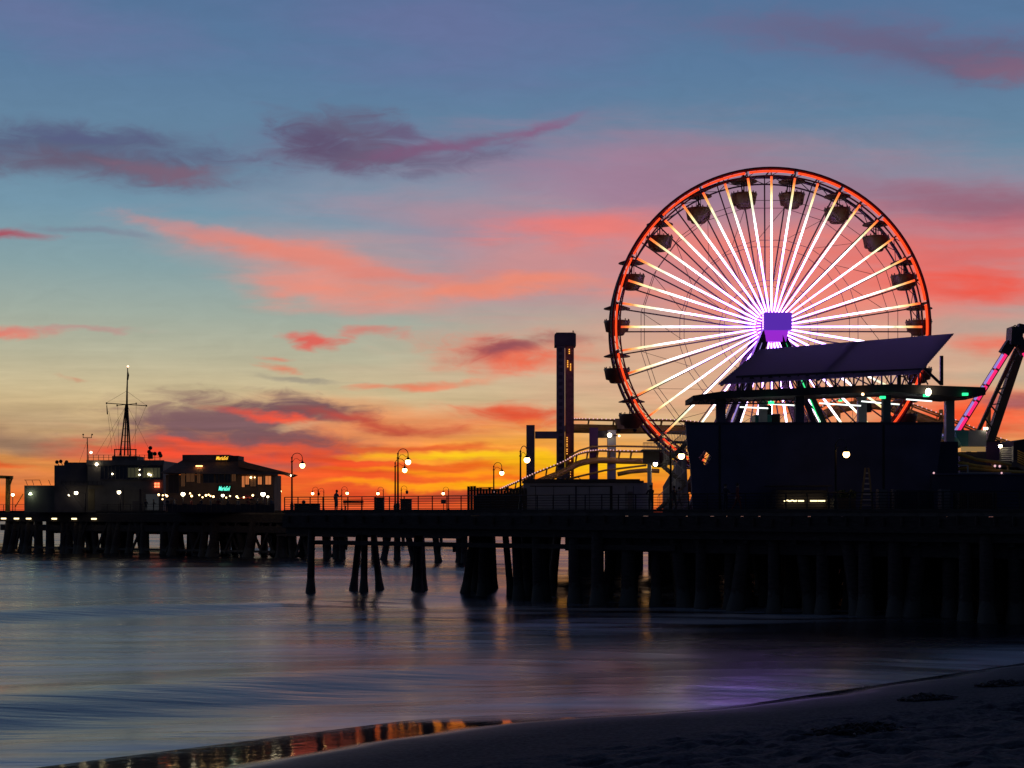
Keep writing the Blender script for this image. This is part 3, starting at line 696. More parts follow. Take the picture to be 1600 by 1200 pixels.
# ------------------------------------------------------------------ street lamps
def lamp(loc, hgt, side, label, on=True, sc=1.0, grp='hook-necked lamps along the piers', m=BULB, turn=0):
    x, y, z = loc; th = Thing('street_lamp', label, 'street lamp', loc, grp)
    pt = hgt - .42 * sc
    mb = MB(); mb.lathe(loc, [(.19 * sc, 0), (.19 * sc, .1), (.13 * sc, .2), (.15 * sc, .5), (.09 * sc, .7), (.075 * sc, .9), (.055 * sc, pt - .3), (.09 * sc, pt - .28), (.09 * sc, pt - .2), (.05 * sc, pt - .18), (.05 * sc, pt + .02), (.08 * sc, pt + .06), (.03, pt + .15)], 10)
    th.part('pole', mb, BLACKM)
    w = .40 * sc; pts = [(x, y, z + pt - .3)] + [(x + side * (w - w * math.cos(math.pi * k / 12)), y, z + hgt - w + w * math.sin(math.pi * k / 12)) for k in range(13)] + [(x + side * 2 * w, y, z + hgt - w - .30 * sc)]
    arm = th.part('arm', MB().tube(pts, .028 * sc, 6), BLACKM)
    pts = [(x + side * (.1 + .12 * math.cos(a)) * sc, y, z + pt - .12 * sc + .12 * sc * math.sin(a)) for a in [k * .55 for k in range(-2, 8)]] + [(x + side * .62 * sc, y, z + pt - .16 * sc)]
    th.part('scroll', MB().tube([(x + side * .05, y, z + pt - .25 * sc), (x + side * .2 * sc, y, z + pt - .02 * sc), (x + side * .4 * sc, y, z + pt - .0 * sc), (x + side * .62 * sc, y, z + pt - .16 * sc), (x + side * .78 * sc, y, z + pt - .1 * sc)], .018 * sc, 5), BLACKM, arm)
    hz = z + hgt - w - .52 * sc; c = (x + side * 2 * w, y, hz)
    sh = th.part('lamp_shade', MB().lathe((c[0], y, hz + .10 * sc), [(.23 * sc, 0), (.22 * sc, .05 * sc), (.12 * sc, .12 * sc), (.06 * sc, .2 * sc), (.03, .26 * sc)], 12), BLACKM)
    th.part('bulb', MB().ball((c[0], y, hz - .03 * sc), .20 * sc, 12, 1.05), m if on else GLASS, sh)
    th.o.rotation_euler = (0, 0, R(turn))
    return th.o
def nl(px, inn, hgt, side, label, **k): q = edgept(px, inn); return lamp((q.x, q.y, DZ), hgt, side, label, **k)
nl(444.5, .8, 4.5, 1, 'tall hook-necked lamp at the left corner of the near pier')
nl(610.5, .8, 4.55, 1, 'tallest hook-necked lamp of the touching pair above the railing', turn=-20)
lamp((*P(617.5, 800, 119).xy, DZ), 4.45, 1, 'slimmer hook-necked lamp just behind the tallest, its light lower')
lamp((*P(771.5, 800, 128).xy, DZ), 4.45, 1, 'hook-necked lamp rising behind the wooden fence', turn=-25)
nl(802.5, .8, 4.45, 1, 'hook-necked lamp left of the pale hut and short steel column', turn=-57)
nl(1038, .8, 4.45, 1, 'hook-necked lamp in front of the zigzag stairs', turn=-40)
nl(1297, .8, 4.25, 1, 'hook-necked lamp in front of the big navy wall', sc=.95, turn=-50)
for px, sd, on, Y, nm in ((497, -1, True, 262, 'small distant lit lamp facing left, between planter and person'), (506, -1, False, 275, 'small distant unlit lamp just left of the standing person'),
                  (534, 1, True, 258, 'small distant lit lamp just right of the standing person'), (599, -1, True, 262, 'small distant lit lamp above the left cabinet'),
                  (627, 1, False, 250, 'small distant unlit lamp above the right cabinet'), (701, -1, True, 262, 'small distant lit lamp above the little square sign'),
                  (428, 1, True, 235, 'small distant lit lamp at the restaurant corner'), (909, -1, False, 160, 'small unlit hook lamp under the coaster track beside the drop tower')):
    lamp((*P(px, 800, Y).xy, DZ), 4.6 if Y > 200 else 3.9, sd, nm, on, 1.25 if Y > 200 else 1.5)
def pole_light(px, py, Y, label, r=.16, m=BULBW, polem=WHITEP, dpx=0, group='plain pole lights'):
    p = P(px, py, Y); th = Thing('pole_light', label, 'light', (p.x, Y, DZ), group)
    x = p.x + dpx / F * Y
    th.part('pole', MB().tube([(x, Y, DZ), (x, Y, p.z - .1)], .06, 8), polem)
    hd = th.part('head', MB().lathe((p.x, Y, p.z + r * .6), [(r * 1.2, 0), (r * .9, .08), (.04, .16)], 10).beam((x, Y, p.z - .1), (p.x, Y, p.z + r * .7), .05), BLACKM)
    th.part('bulb', MB().ball(p, r, 10), m, hd)
pole_light(1024, 725, 97, 'bright white light on a pale post beside the pale hut', dpx=-7)
pole_light(1054, 724, 99, 'white tubular post standing under the lamp by the stairs', r=.08, m=WHITEP)
pole_light(186, 769, 200, 'bright pole light in front of the harbour office wall', r=.27, dpx=2, polem=STEEL)
pole_light(119, 770, 202, 'bright pole light left of the harbour office door', r=.27, dpx=14, polem=STEEL)
pole_light(20, 773, 205, 'white light beside the crane hoist at far left', r=.22, polem=STEEL)
pole_light(286, 772, 183, 'brightest patio light left of the restaurant sign', r=.27, polem=STEEL)
pole_light(348, 774, 183, 'patio light directly under the teal neon sign', r=.2, polem=STEEL)
pole_light(411, 772, 183, 'brightest patio light at the right end of the restaurant', r=.3, polem=STEEL)
pole_light(418.5, 776, 184, 'smaller patio light touching the bright right-end one', r=.15, polem=STEEL)

# ------------------------------------------------------------------ ferris wheel
WX, WY = P(1205, 800, 113).x, 113.0
wh = Thing('ferris_wheel', 'giant ferris wheel with glowing spokes and red-lit rim', 'ferris wheel', (WX, WY, DZ))
HZ = DZ + HUBZ; HC = Vector((WX, WY, HZ)); RR = 12.45; DEP = 3.0
def rp(a, r, y=0.0): return HC + Vector((r * math.sin(a), y, r * math.cos(a)))
for y in (0, DEP):
    wh.part('rim', MB().tube([rp(k * math.pi / 60, RR + .17, y) for k in range(120)], .13, 8, closed=True), REDRIM if y == 0 else WSTEEL)
    wh.part('inner_rim', MB().tube([rp(k * math.pi / 60, RR - .42, y) for k in range(120)], .07, 6, closed=True), WSTEEL)
mb = MB()
for k in range(40):
    a = k * R(9); mb.beam(rp(a, RR + .15, 0), rp(a, RR + .15, DEP), .09); mb.beam(rp(a, RR - .42, 0), rp(a + R(9), RR - .42, DEP), .05)
    for y in (0, DEP): mb.beam(rp(a, RR - .42, y), rp(a, RR + .15, y), .08); mb.beam(rp(a, RR - .42, y), rp(a + R(4.5), RR + .15, y), .05)
wh.part('rim_lacing', mb, WSTEEL)
for k in range(20):
    a0, a1 = R(18 * k - 8.2), R(18 * k + 8.2); mb = MB(); n = 6
    for i in range(n):
        p, q = rp(a0 + (a1 - a0) * i / n, RR - .10, -.16), rp(a0 + (a1 - a0) * (i + 1) / n, RR - .10, -.16); mb.beam(p, q, .15, .16, (0, 1, 0))
    wh.part('rim_light', mb, RIML)
for k in range(40):
    a = R(9 * k)
    for y in (0.0, DEP): wh.part('spoke', MB().beam(rp(a, 1.1, y + (.3 if y == 0 else -.3)), rp(a, RR - .42, y), .10 if y else .12), WSTEEL)
    p, q = rp(a, 1.28, -.10), rp(a, RR - .50, -.10); wd = (q - p).normalized().cross(Vector((0, 1, 0)))
    p1 = p.lerp(q, .35)
    mb = MB(); w0, w1, dy = .045, .080, Vector((0, .07, 0)); mb.beam(p1, q, .07, .185, (0, 1, 0)) if False else None
    vs = [p - wd * w0 - dy, p + wd * w0 - dy, p + wd * w0 + dy, p - wd * w0 + dy, q - wd * w1 - dy, q + wd * w1 - dy, q + wd * w1 + dy, q - wd * w1 + dy]
    mb.add(vs, [(3, 2, 1, 0), (4, 5, 6, 7), (0, 1, 5, 4), (1, 2, 6, 5), (2, 3, 7, 6), (3, 0, 4, 7)])
    wh.part('spoke_light', mb, SPK)
for rad in (3.75, 7.0, 10.2):
    for y in (0.06, DEP - .06):
        wh.part('tie_ring', MB().tube([rp(R(18 * k + 9), rad, y) for k in range(20)], .024, 5, closed=True), WSTEEL)
mb = MB()
for k in range(20):
    a = R(18 * k + 9); mb.beam(rp(a, 7.0, 0), rp(a + R(18), 10.2, DEP), .03); mb.beam(rp(a, 3.75, DEP), rp(a, 7.0, 0), .03)
wh.part('cross_cable', mb, WSTEEL)
mb = MB()
mb.tube([HC + Vector((0, y, 0)) for y in (-.5, -.1, .2, DEP - .2, DEP + .2)], [1.0, 1.25, 1.25, 1.25, 1.1], 28); wh.part('hub', mb, HUBD)
mb = MB()
for k in range(28):
    a = k * 2 * math.pi / 28; mb.beam(rp(a, .95, -.53), rp(a, 1.22, -.32), .07)
wh.part('hub_pixels', mb, HUBP)
bxm = MB().bx(WX - .85, WX + 1.35, WY - 1.5, WY - .55, HZ - .42, HZ + .95); hb = wh.part('hub_box', bxm, HUBL)
mb = MB()
for k in range(9): mb.box((WX - .92, WY - 1.5, HZ - .32 + k * .15), (.06, .06, .08))
wh.part('box_pixels', mb, HUBP, hb)
mb = MB(); mb.prism([(WX - .75, HZ - .42), (WX + 1.15, HZ - .42), (WX + .95, HZ - 1.3), (WX - .6, HZ - 1.3)], WY - 1.2, WY - .7); wh.part('hub_skirt', mb, HUBD)
for sd in (-1, 1):
    for y, yb in ((-.9, -2.4), (DEP + .9, DEP + 2.4)):
        for off in (0, .9):
            mb = MB(); t0 = HC + Vector((sd * .4, y, -.4)); b0 = Vector((WX + sd * (5.6 + off * 1.4), WY + yb, DZ)); mb.beam(t0 + Vector((sd * off * .3, 0, 0)), b0, .42, .42)
            wh.part('leg', mb, WSTEEL)
    mb = MB(); t0 = HC + Vector((sd * .9, -1.2, -1.4)); b0 = Vector((WX + sd * 6.3, WY - 2.75, DZ)); mb.beam(t0, b0, .09, .09); wh.part('leg_light', mb, GREENT if sd > 0 else LILAC)
    mb = MB()
    for q in range(6):
        f0 = (q + 1) / 8; a_ = HC + Vector((sd * .4, -.9, -.4)); b_a = Vector((WX + sd * 5.6, WY - 2.4, DZ)); b_b = Vector((WX + sd * 6.9, WY - 2.4, DZ)); mb.beam(a_.lerp(b_a, f0), a_.lerp(b_b, f0 + .1), .12)
    wh.part('leg_brace', mb, WSTEEL)
# gondolas: canopy at the rim pivot, tub hung below
def gondola(a, label):
    p = rp(a, RR - .15, DEP / 2); th = Thing('gondola', label, 'gondola', p, 'gondolas hanging from the ferris wheel rim')
    z = p.z - .28
    th.part('canopy', MB().lathe((p.x, p.y, z), [(1.08, 0), (1.06, .05), (.6, .22), (.12, .34), (.05, .55)], 20), GOND)
    th.part('axle', MB().tube([(p.x, p.y - DEP / 2, p.z), (p.x, p.y + DEP / 2, p.z)], .06, 6), WSTEEL)
    th.part('hanger', MB().tube([(p.x, p.y, z), (p.x, p.y, z - 1.6)], .06, 6).tube([(p.x - .18, p.y, z), (p.x - .18, p.y, z - 1.0)], .03, 5).tube([(p.x + .18, p.y, z), (p.x + .18, p.y, z - 1.0)], .03, 5), WSTEEL)
    tub = th.part('tub', MB().lathe((p.x, p.y, z - 2.12), [(.52, 0), (.60, .08), (.64, .22), (.90, .30), (1.02, .95), (1.08, 1.10), (1.02, 1.14), (.9, 1.08), (.8, .5), (.1, .45)], 20), GOND)
    mb = MB()
    for k in range(14):
        b = k * 2 * math.pi / 14; mb.box((p.x + .98 * math.cos(b), p.y + .98 * math.sin(b), z - .93), (.08, .08, .16))
    th.part('backrest', mb, GOND, tub)
    return th.o
gl = ['top right of the wheel, just right of the uppermost spoke', 'second gondola to the right of the wheel top', 'third gondola to the right of the wheel top', 'gondola on the upper right rim, fourth from the top',
      'gondola at the rightmost rim, level just above the hub', 'gondola at the right rim directly behind the slanted roof', 'gondola low on the right rim behind the slanted roof', 'gondola behind the navy wall, low right of the wheel',
      'gondola behind the navy wall, right of the wheel bottom', 'gondola at the wheel bottom, right one', 'gondola at the wheel bottom, left one', 'gondola behind the navy wall, left of the wheel bottom',
      'gondola low left, hidden behind the coaster track', 'gondola low on the left rim by the coaster track', 'gondola on the left rim below hub level', 'gondola on the left rim level with the hub',
      'gondola on the left rim, fifth left of the top', 'gondola on the upper left rim, third left of the top', 'second gondola to the left of the wheel top', 'top left of the wheel, just left of the uppermost spoke']
g0 = gondola(R(9), 'round gondola with flat canopy, ' + gl[0])
fixl = {4: 'round gondola with canopy, right rim slightly above the hub', 16: 'round gondola with canopy, left rim fourth from the top'}
order = ['topmost on the right', 'second from top on the right', 'third from top on the right', 'fourth from top on the right', 'fifth from top on the right, level with the hub',
         'sixth down the right, behind the slanted roof', 'seventh down the right, behind the canopy', 'eighth down the right, behind the navy wall', 'ninth down the right, behind the navy wall', 'lowest on the right, behind the navy wall']
g0['label'] = 'round gondola with flat canopy, topmost on the right half of the wheel'
for k in range(1, 20):
    a = R(18 * k + 9); right = k < 10
    nm = order[k] if right else order[19 - k].replace('right', 'left').replace('behind the slanted roof', 'just below hub level').replace('behind the canopy', 'above the coaster track')
    p = rp(a, RR - .15, DEP / 2)
    if p.z < DZ + 2.6: p.z = p.z
    if k in (9, 10): continue      # wholly behind the navy wall
    copy_tree(g0, p, label='round gondola with flat canopy, ' + nm)

# ------------------------------------------------------------------ theatre hall with canopy and slanted roof
th = Thing('event_hall', 'big navy-walled open-air hall under a flat canopy and slanted roof', 'building', (P(1270, 800, 88).x, 88, DZ))
Yh = 88.0
def q2(px, py, Y): p = P(px, py, Y); return (p.x, p.z)
# front wall with the diamond opening: pieces round the hole
out_ = [q2(1072, 663, Yh), q2(1474, 661, Yh), q2(1456, 800.5, Yh), q2(1083, 800.5, Yh)]
dia = [q2(1101, 703, Yh), q2(1113, 713, Yh), q2(1103, 728, Yh), q2(1091, 716, Yh)]
mb = MB()
def pris(poly): mb.prism(poly, Yh, Yh + .35)
tl, tr_, br, bl = out_; cutL = [q2(1075, 703, Yh), q2(1077, 728, Yh)]
topR, botR = q2(1125, 662.7, Yh), q2(1125, 800.5, Yh)
pris([topR, tr_, br, botR])                                        # right of the hole
pris([tl, topR, q2(1125, 713, Yh), dia[1], dia[0], q2(1074.6, 703, Yh)])
pris([q2(1125, 713, Yh), botR, bl, q2(1079, 728, Yh), dia[2], dia[1]])
pris([q2(1074.6, 703, Yh), dia[0], dia[3], dia[2], q2(1079, 728, Yh)])
wallf = th.part('wall', mb, NAVY)
mb = MB()
for px in (1124.5, 1380.5): mb.bx(P(px, 0, Yh).x - .06, P(px, 0, Yh).x + .06, Yh - .04, Yh + .0 - .003, DZ, P(0, 664, Yh).z)
th.part('wall_joint', mb, BLACKM)
mb = MB(); x0 = P(1474, 0, Yh).x; mb.beam((x0 - .1, Yh + .2, P(0, 661, Yh).z - .1), (x0 + 2.0, Yh + 14, P(0, 661, Yh).z - .1), .3, .2)
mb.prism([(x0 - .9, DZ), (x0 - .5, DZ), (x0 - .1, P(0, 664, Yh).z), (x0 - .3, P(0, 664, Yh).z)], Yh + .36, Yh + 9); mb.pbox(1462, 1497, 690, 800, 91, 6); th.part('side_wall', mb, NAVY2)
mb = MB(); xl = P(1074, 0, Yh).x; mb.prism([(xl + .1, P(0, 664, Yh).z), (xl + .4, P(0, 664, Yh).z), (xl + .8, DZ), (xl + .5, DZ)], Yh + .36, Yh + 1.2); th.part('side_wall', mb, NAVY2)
mb = MB(); mb.pbox(1072, 1474, 659.5, 662.5, Yh - .05, .5); th.part('coping', mb, NAVY2)
# the diamond's grille
mb = MB()
for a, b in (((1094, 719), (1109, 707)), ((1096, 712), (1108, 722)), ((1092, 717), (1112, 715))): mb.beam(P(*a, Yh + .2), P(*b, Yh + .2), .045)
th.part('diamond_grille', mb, RAILM)
# canopy
Yc = 91.0
mb = MB()
prof = [q2(1083, 618, Yc), q2(1130, 611, Yc), q2(1395, 600, Yc), q2(1540, 605, Yc), q2(1540, 617, Yc), q2(1500, 620, Yc), q2(1395, 612, Yc), q2(1130, 622, Yc), q2(1083, 626, Yc)]
mb.prism(prof, Yc, Yc + 4.2); th.part('canopy', mb, DARKW)
mb = MB(); n = 26
for i in range(n):
    px0, px1 = 1090 + i * 6.0, 1090 + (i + 1) * 6.0
    mb.beam(P(px0, 624 if i % 2 else 631, Yc + .3), P(px1, 631 if i % 2 else 624, Yc + .3), .07)
mb.beam(P(1090, 631, Yc + .3), P(1250, 630, Yc + .3), .09)
for i in range(20):
    a, b = 1160 + i * 14.5, 1160 + (i + 1) * 14.5; f = lambda px: 602 - (px - 1160) * .043; g = lambda px: 612 - (px - 1160) * .038
    y0, y1 = (f(a) - 14, g(b)) if i % 2 else (g(a), f(b) - 14)
    mb.beam(P(a, y0, Yc + 2.6), P(b, y1, Yc + 2.6), .08); mb.beam(P(a, g(a), Yc + 2.6), P(a, f(a) - 14, Yc + 2.6), .1)
mb.beam(P(1150, 589, Yc + 2.6), P(1440, 577, Yc + 2.6), .14)
th.part('truss', mb, STEEL)
for px, w in ((1127, 14), (1193, 12), (1250, 13), (1348, 13), (1386, 12), (1485, 13)):
    Y = Yc + (1.0 if px in (1127, 1250, 1386) else 3.4); mb = MB(); mb.bx(P(px - w / 2, 0, Y).x, P(px + w / 2, 0, Y).x, Y, Y + .5, DZ, P(0, 617, Y).z); th.part('column', mb, PALE if px in (1193, 1348, 1485) else NAVY)
# slanted corrugated roof
bl_, br_, tr2, tl_ = P(1122, 600, 93), P(1437, 583, 93), P(1491, 521, 99), P(1187, 546, 99)
nrm = (br_ - bl_).cross(tl_ - bl_).normalized()
mb = MB(); rows_, per = 46, 1; vs = []
for i in range(rows_ + 1):
    f0 = i / rows_; off = nrm * (.06 if i % 2 else -.06)
    vs += [bl_.lerp(tl_, f0) + off, br_.lerp(tr2, f0) + off]
mb.add(vs, [(2 * i, 2 * i + 1, 2 * i + 3, 2 * i + 2) for i in range(rows_)])
slr = th.part('slanted_roof', mb, ROOFP)
mb = MB()
for f0 in (0.02, .5, .98):
    mb.beam(bl_.lerp(br_, f0) + Vector((0, .35, -.05)), tl_.lerp(tr2, f0) + Vector((0, .35, -.05)), .16)
mb.beam(P(1471, 556, 96), P(1471, 602, 96), .2); mb.beam(P(1440, 572, 96), P(1470, 600, 96), .16)
for f0 in (0.1, .45, .9): mb.beam(bl_.lerp(br_, f0) + Vector((0, .3, 0)), Vector(((bl_.lerp(br_, f0)).x, 93.3, P(0, 612, 93).z)), .15)
th.part('roof_frame', mb, STEEL)
for a, b in (((1201, 631), (1250, 634)), ((1280, 630), (1345, 634)), ((1346, 627), (1405, 632)), ((1416, 624), (1456, 627)), ((1156, 636), (1200, 638))):
    mb = MB(); mb.beam(P(*a, Yc + 1.6), P(*b, Yc + 1.6), .08); th.part('light_tube', mb, TUBEW)
for px, py in ((1205, 629), (1313, 626), (1379, 621), (1447, 618), (1508, 616)):
    k = .6 if px == 1313 else 1; mb = MB(); mb.box(P(px, py, Yc - .15), (.34 * k, .2, .16 * k)); th.part('green_lamp', mb, GREENL)
mb = MB(); mb.ball(P(1450.5, 612.5, Yc - .3), .19, 10, 1.25); th.part('flood_lamp', mb, BULBW)
mb = MB(); mb.ball(P(1348, 616, Yc - .3), .09, 8); th.part('small_lamp', mb, BULBS)
# rooftop boxes and audience rail peeking over the wall
mb = MB(); mb.pbox(1180, 1206, 648, 663, 95, 1.5); bo = solo('roof_unit', 'teal-sided box unit peeking over the navy wall', 'box', mb, TEAL, P(1193, 663, 95))
mb = MB(); mb.pbox(1207, 1219, 647, 663, 95.2, 1.5); solo('roof_unit', 'narrow dark box unit beside the teal-sided one', 'box', mb, DARKW, P(1213, 663, 95.2))
def spk(px, py, Y, lab):
    p = P(px, py, Y); t = Thing('loudspeaker', lab, 'loudspeaker', p, 'loudspeakers under the hall canopy')
    t.part('cabinet', MB().box(p, (.5, .45, .62), .3), BLACKM); t.part('bracket', MB().beam(p + Vector((0, .1, .3)), p + Vector((0, .1, .9)), .06), STEEL)
spk(1198, 641, Yc + 5, 'black loudspeaker hung beside the second canopy column'); spk(1354, 637, Yc + 5, 'black loudspeaker hung beside the middle pale column')

# ------------------------------------------------------------------ second wall and ground clutter at right
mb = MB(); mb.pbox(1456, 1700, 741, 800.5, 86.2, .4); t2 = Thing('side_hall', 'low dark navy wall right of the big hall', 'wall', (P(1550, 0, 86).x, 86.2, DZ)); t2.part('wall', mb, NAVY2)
mb = MB(); mb.pbox(1456, 1700, 739.5, 742, 86.1, .6); t2.part('coping', mb, NAVY)
for px, py in ((1459, 740), (1565, 740)): t2.part('coping_lamp', MB().ball(P(px, py - 1, 86), .06, 8), BULBP)
pole_light(1456, 722, 92, 'tiny white light on the corner behind the low navy wall', r=.08, polem=STEEL)
pole_light(1563, 697, 94.5, 'small white lamp at the top of the right-edge stairs', r=.12, m=emi('stair_lamp', (1, .8, .5), 30), polem=STEEL)
# snack stall with yellow counter lights
t3 = Thing('snack_stall', 'dark snack stall with yellow lit counter in front of the navy wall', 'stall', (P(1257, 0, 85.5).x, 85.5, DZ))
mb = MB(); mb.pbox(1212, 1294, 766, 786, 85.8, 1.4); t3.part('body', mb, DARKW)
mb = MB(); mb.pbox(1212, 1294, 786, 800.5, 85.6, 1.8); t3.part('counter', mb, DARKW)
mb = MB(); mb.pbox(1205, 1300, 758, 760, 85.0, 2.4); mb.beam(P(1214, 759, 85.1), P(1214, 786, 85.1), .06); mb.beam(P(1292, 759, 85.1), P(1292, 786, 85.1), .06); t3.part('awning', mb, STEEL)
for a, b in ((1225, 1245), (1247, 1256), (1266, 1277), (1278, 1289)):
    mb = MB()
    if a == 1225:
        for i in range(10): mb.beam(P(1225 + 2 * i, 782.4 + (.5 if i % 4 < 2 else -.4), 85.4), P(1227 + 2 * i, 782.4 + (.5 if (i + 1) % 4 < 2 else -.4), 85.4), .075)
    else: mb.beam(P(a, 782.6, 85.4), P(b, 782.6, 85.4), .08)
    t3.part('counter_light', mb, TUBE)
# stepladder-like tower sign
t4 = Thing('rung_tower', 'narrow tapering rung tower leaning on the navy wall', 'ladder', P(1354, 800, 84.5))
mb = MB(); mb.beam(P(1344, 800, 84.5), P(1352, 731, 84.5), .1); mb.beam(P(1364, 800, 84.5), P(1357, 731, 84.5), .1); t4.part('rail', mb, OLIVE)
for i in range(8):
    f0 = i / 8.0; mb = MB(); mb.beam(P(1344 + 8 * f0, 797 - 66 * f0, 84.5), P(1364 - 7 * f0, 797 - 66 * f0, 84.5), .09); t4.part('rung', mb, PALE)
# crates, cage carts and planters in the dark in front of the hall
for px, w, hh, m, nm, lb in ((1320, 34, 22, DARKW, 'planter', 'dark planter box with shrubs right of the lamp in front of the hall'), (1430, 60, 34, NAVY2, 'storage_box', 'long dark storage box at the foot of the low wall'), (1528, 60, 30, WOOD, 'slatted_crate', 'brown slatted crate in front of the low navy wall')):
    q = edgept(px, 2.5); Y = q.y; t5 = Thing(nm, lb, nm.replace('_', ' '), (q.x, Y, DZ)); mb = MB(); mb.pbox(px - w / 2, px + w / 2, 800 - hh, 800, Y, 1.0); t5.part('body', mb, m)
    mb = MB()
    if nm == 'planter':
        rr = random.Random(4)
        for i in range(260):
            p = P(px + rr.uniform(-w / 2, w / 2), 800 - hh - rr.random() ** 1.5 * 12, Y + rr.uniform(.1, .9)); d = Vector((rr.uniform(-1, 1), rr.uniform(-1, 1), rr.uniform(-.3, 1))).normalized() * .12; e = d.cross(Vector((rr.random(), 1, rr.random()))).normalized() * .05
            mb.add([p - d, p + e, p + d, p - e], [(0, 1, 2, 3)])
        t5.part('foliage', mb, mat('shrub_leaf', (.06, .08, .03), .7))
    else:
        for i in range(int(w / 3)): mb.pbox(px - w / 2 + i * 3 + .5, px - w / 2 + i * 3 + 1.6, 800 - hh - .3, 800, Y - .05, .04)
        t5.part('slats', mb, STEEL if m == NAVY2 else mat('brown_slat', (.14, .07, .045), .8))
for px, nm in ((1380, 'tall grey locker left of the storage box in front of the hall'), (1403, 'tall grey locker second from the left in front of the hall'), (1478, 'pale locker in front of the low navy wall')):
    q = edgept(px, 2.0); t5 = Thing('locker', nm, 'locker', (q.x, q.y, DZ), 'lockers at the foot of the hall'); mb = MB(); mb.pbox(px - 7, px + 7, 764, 800, q.y, .7); t5.part('body', mb, DARKST)
    t5.part('door', MB().pbox(px - 5.8, px + 5.8, 766, 799, q.y - .03, .03 - .003), STUCCO)

# ------------------------------------------------------------------ drop tower
TX, TY = P(883.5, 800, 130).x, 130.0
dt = Thing('drop_tower', 'tall slim drop-ride tower with square cap and amber bulbs', 'ride tower', (TX, TY, DZ))
zt = P(0, 538, TY).z
mb = MB(); mb.bx(TX - .78, TX - .06, TY, TY + 1.5, DZ, zt); dt.part('shaft', mb, DARKST)
mb = MB(); mb.bx(TX + .02, TX + .78, TY + .12, TY + 1.5, DZ, zt); dt.part('shaft', mb, mat('tower_red', (.20, .06, .05), .6))
mb = MB(); mb.pbox(867, 900, 521, 540, TY - .2, 2.0); mb.pbox(869, 898, 519.5, 521, TY - .1, 1.8); dt.part('cap', mb, DARKW)
mb = MB(); mb.beam(P(895.5, 520, TY), P(895.5, 517, TY), .06); mb.box(P(895.5, 517.5, TY), (.12, .12, .1)); dt.part('beacon_mast', mb, STEEL)
mb = MB()
for i in range(24): z = DZ + 1 + i * .62; mb.bx(TX - .58, TX - .26, TY - .08, TY - .003, z, z + .36)
dt.part('rack', mb, STEEL)
for px, ys_ in ((889.5, (546, 549, 552)), (887, (564, 567, 570, 573)), (891.5, (569, 572, 575, 578)), (886, (684, 687, 690, 694, 697, 702, 705, 709)), (891, (714, 717, 720, 733, 737, 741, 745))):
    for py in ys_: dt.part('bulb', MB().box(P(px, py, TY), (.085, .08, .07)), AMBER)
mb = MB(); mb.pbox(871, 891, 731, 748, TY - .6, .55); dt.part('ride_car', mb, STUCCO)

# ------------------------------------------------------------------ roller coaster
RC = Thing('roller_coaster', 'ochre roller coaster with bead lights winding behind the wheel', 'roller coaster', (P(960, 0, 128).x, 128, DZ))
def track(pts, Y0, Y1, gap, beads, tie=.9, r=.085, spr=.28, depth=1.1, beadm=BULBP):
    P3 = [P(x, y, Y0 + (Y1 - Y0) * i / (len(pts) - 1)) for i, (x, y) in enumerate(pts)]
    # resample with catmull-rom
    out = []
    for i in range(len(P3) - 1):
        a, b, c, d = P3[max(0, i - 1)], P3[i], P3[i + 1], P3[min(len(P3) - 1, i + 2)]
        for k in range(8):
            t = k / 8; out.append(.5 * ((2 * b) + (c - a) * t + (2 * a - 5 * b + 4 * c - d) * t * t + (3 * b - a - 3 * c + d) * t ** 3))
    out.append(P3[-1])
    for dy in (0, depth): RC.part('rail', MB().tube([p + Vector((0, dy, 0)) for p in out], r, 6), OCHRE)
    RC.part('spine', MB().tube([p + Vector((0, depth / 2, -gap)) for p in out], spr, 8), OCHRE)
    mb = MB(); acc = 0
    for a, b in zip(out, out[1:]):
        acc += (b - a).length
        if acc > tie:
            acc = 0; mb.beam(b, b + Vector((-.15, depth / 2, -gap)), .1); mb.beam(b + Vector((0, depth, 0)), b + Vector((-.15, depth / 2, -gap)), .1); mb.beam(b, b + Vector((0, depth, 0)), .08)
    RC.part('cross_ties', mb, OCHRE)
    if beads:
        mb = MB(); acc = 0
        for a, b in zip(out, out[1:]):
            n = max(1, int((b - a).length / beads))
            for k in range(n): mb.ball(a.lerp(b, k / n) + Vector((0, -.12, .06)), .055, 6)
        RC.part('light_string', mb, beadm)
    return out
track([(762, 775), (785, 763), (810, 752), (840, 738), (880, 722), (905, 709), (935, 704), (975, 705), (1030, 706), (1090, 710)], 122, 128, .85, .75)
track([(738, 800), (770, 782), (800, 767), (822, 757)], 124, 124, .5, None, spr=.22)
RC.part('rail', MB().tube([P(888, 713, 124), P(905, 704, 124), P(925, 698, 125), P(960, 697, 126), P(1010, 698, 127), P(1075, 700, 128)], .09, 6), OCHRE)
track([(885, 655), (910, 655), (960, 656), (1010, 656), (1060, 657), (1110, 662), (1160, 668), (1210, 668), (1260, 650), (1300, 628), (1345, 617), (1390, 620), (1440, 637), (1500, 660), (1555, 683), (1620, 702)], 134, 124, .85, 1.1, tie=2.2, spr=.42)
for p, q in (((893, 668), (1075, 668)),): RC.part('girder', MB().beam(P(*p, 134), P(*q, 134), .5, .45), OCHRE)
for a, m in ((829, DARKST), (928, PURP), (956, PALE)):
    Y = 127; top = {829: 664, 928: 668, 956: 672}[a]; mb = MB(); mb.bx(P(a - 6.5, 0, Y).x, P(a + 6.5, 0, Y).x, Y, Y + .8, DZ, P(0, top, Y).z); RC.part('support_column', mb, m)
RC.part('support_beam', MB().pbox(836, 872, 674, 685, 127.1, .5), DARKST)
RC.part('support_beam', MB().pbox(934, 950, 673, 684, 127.1, .5), STEEL)
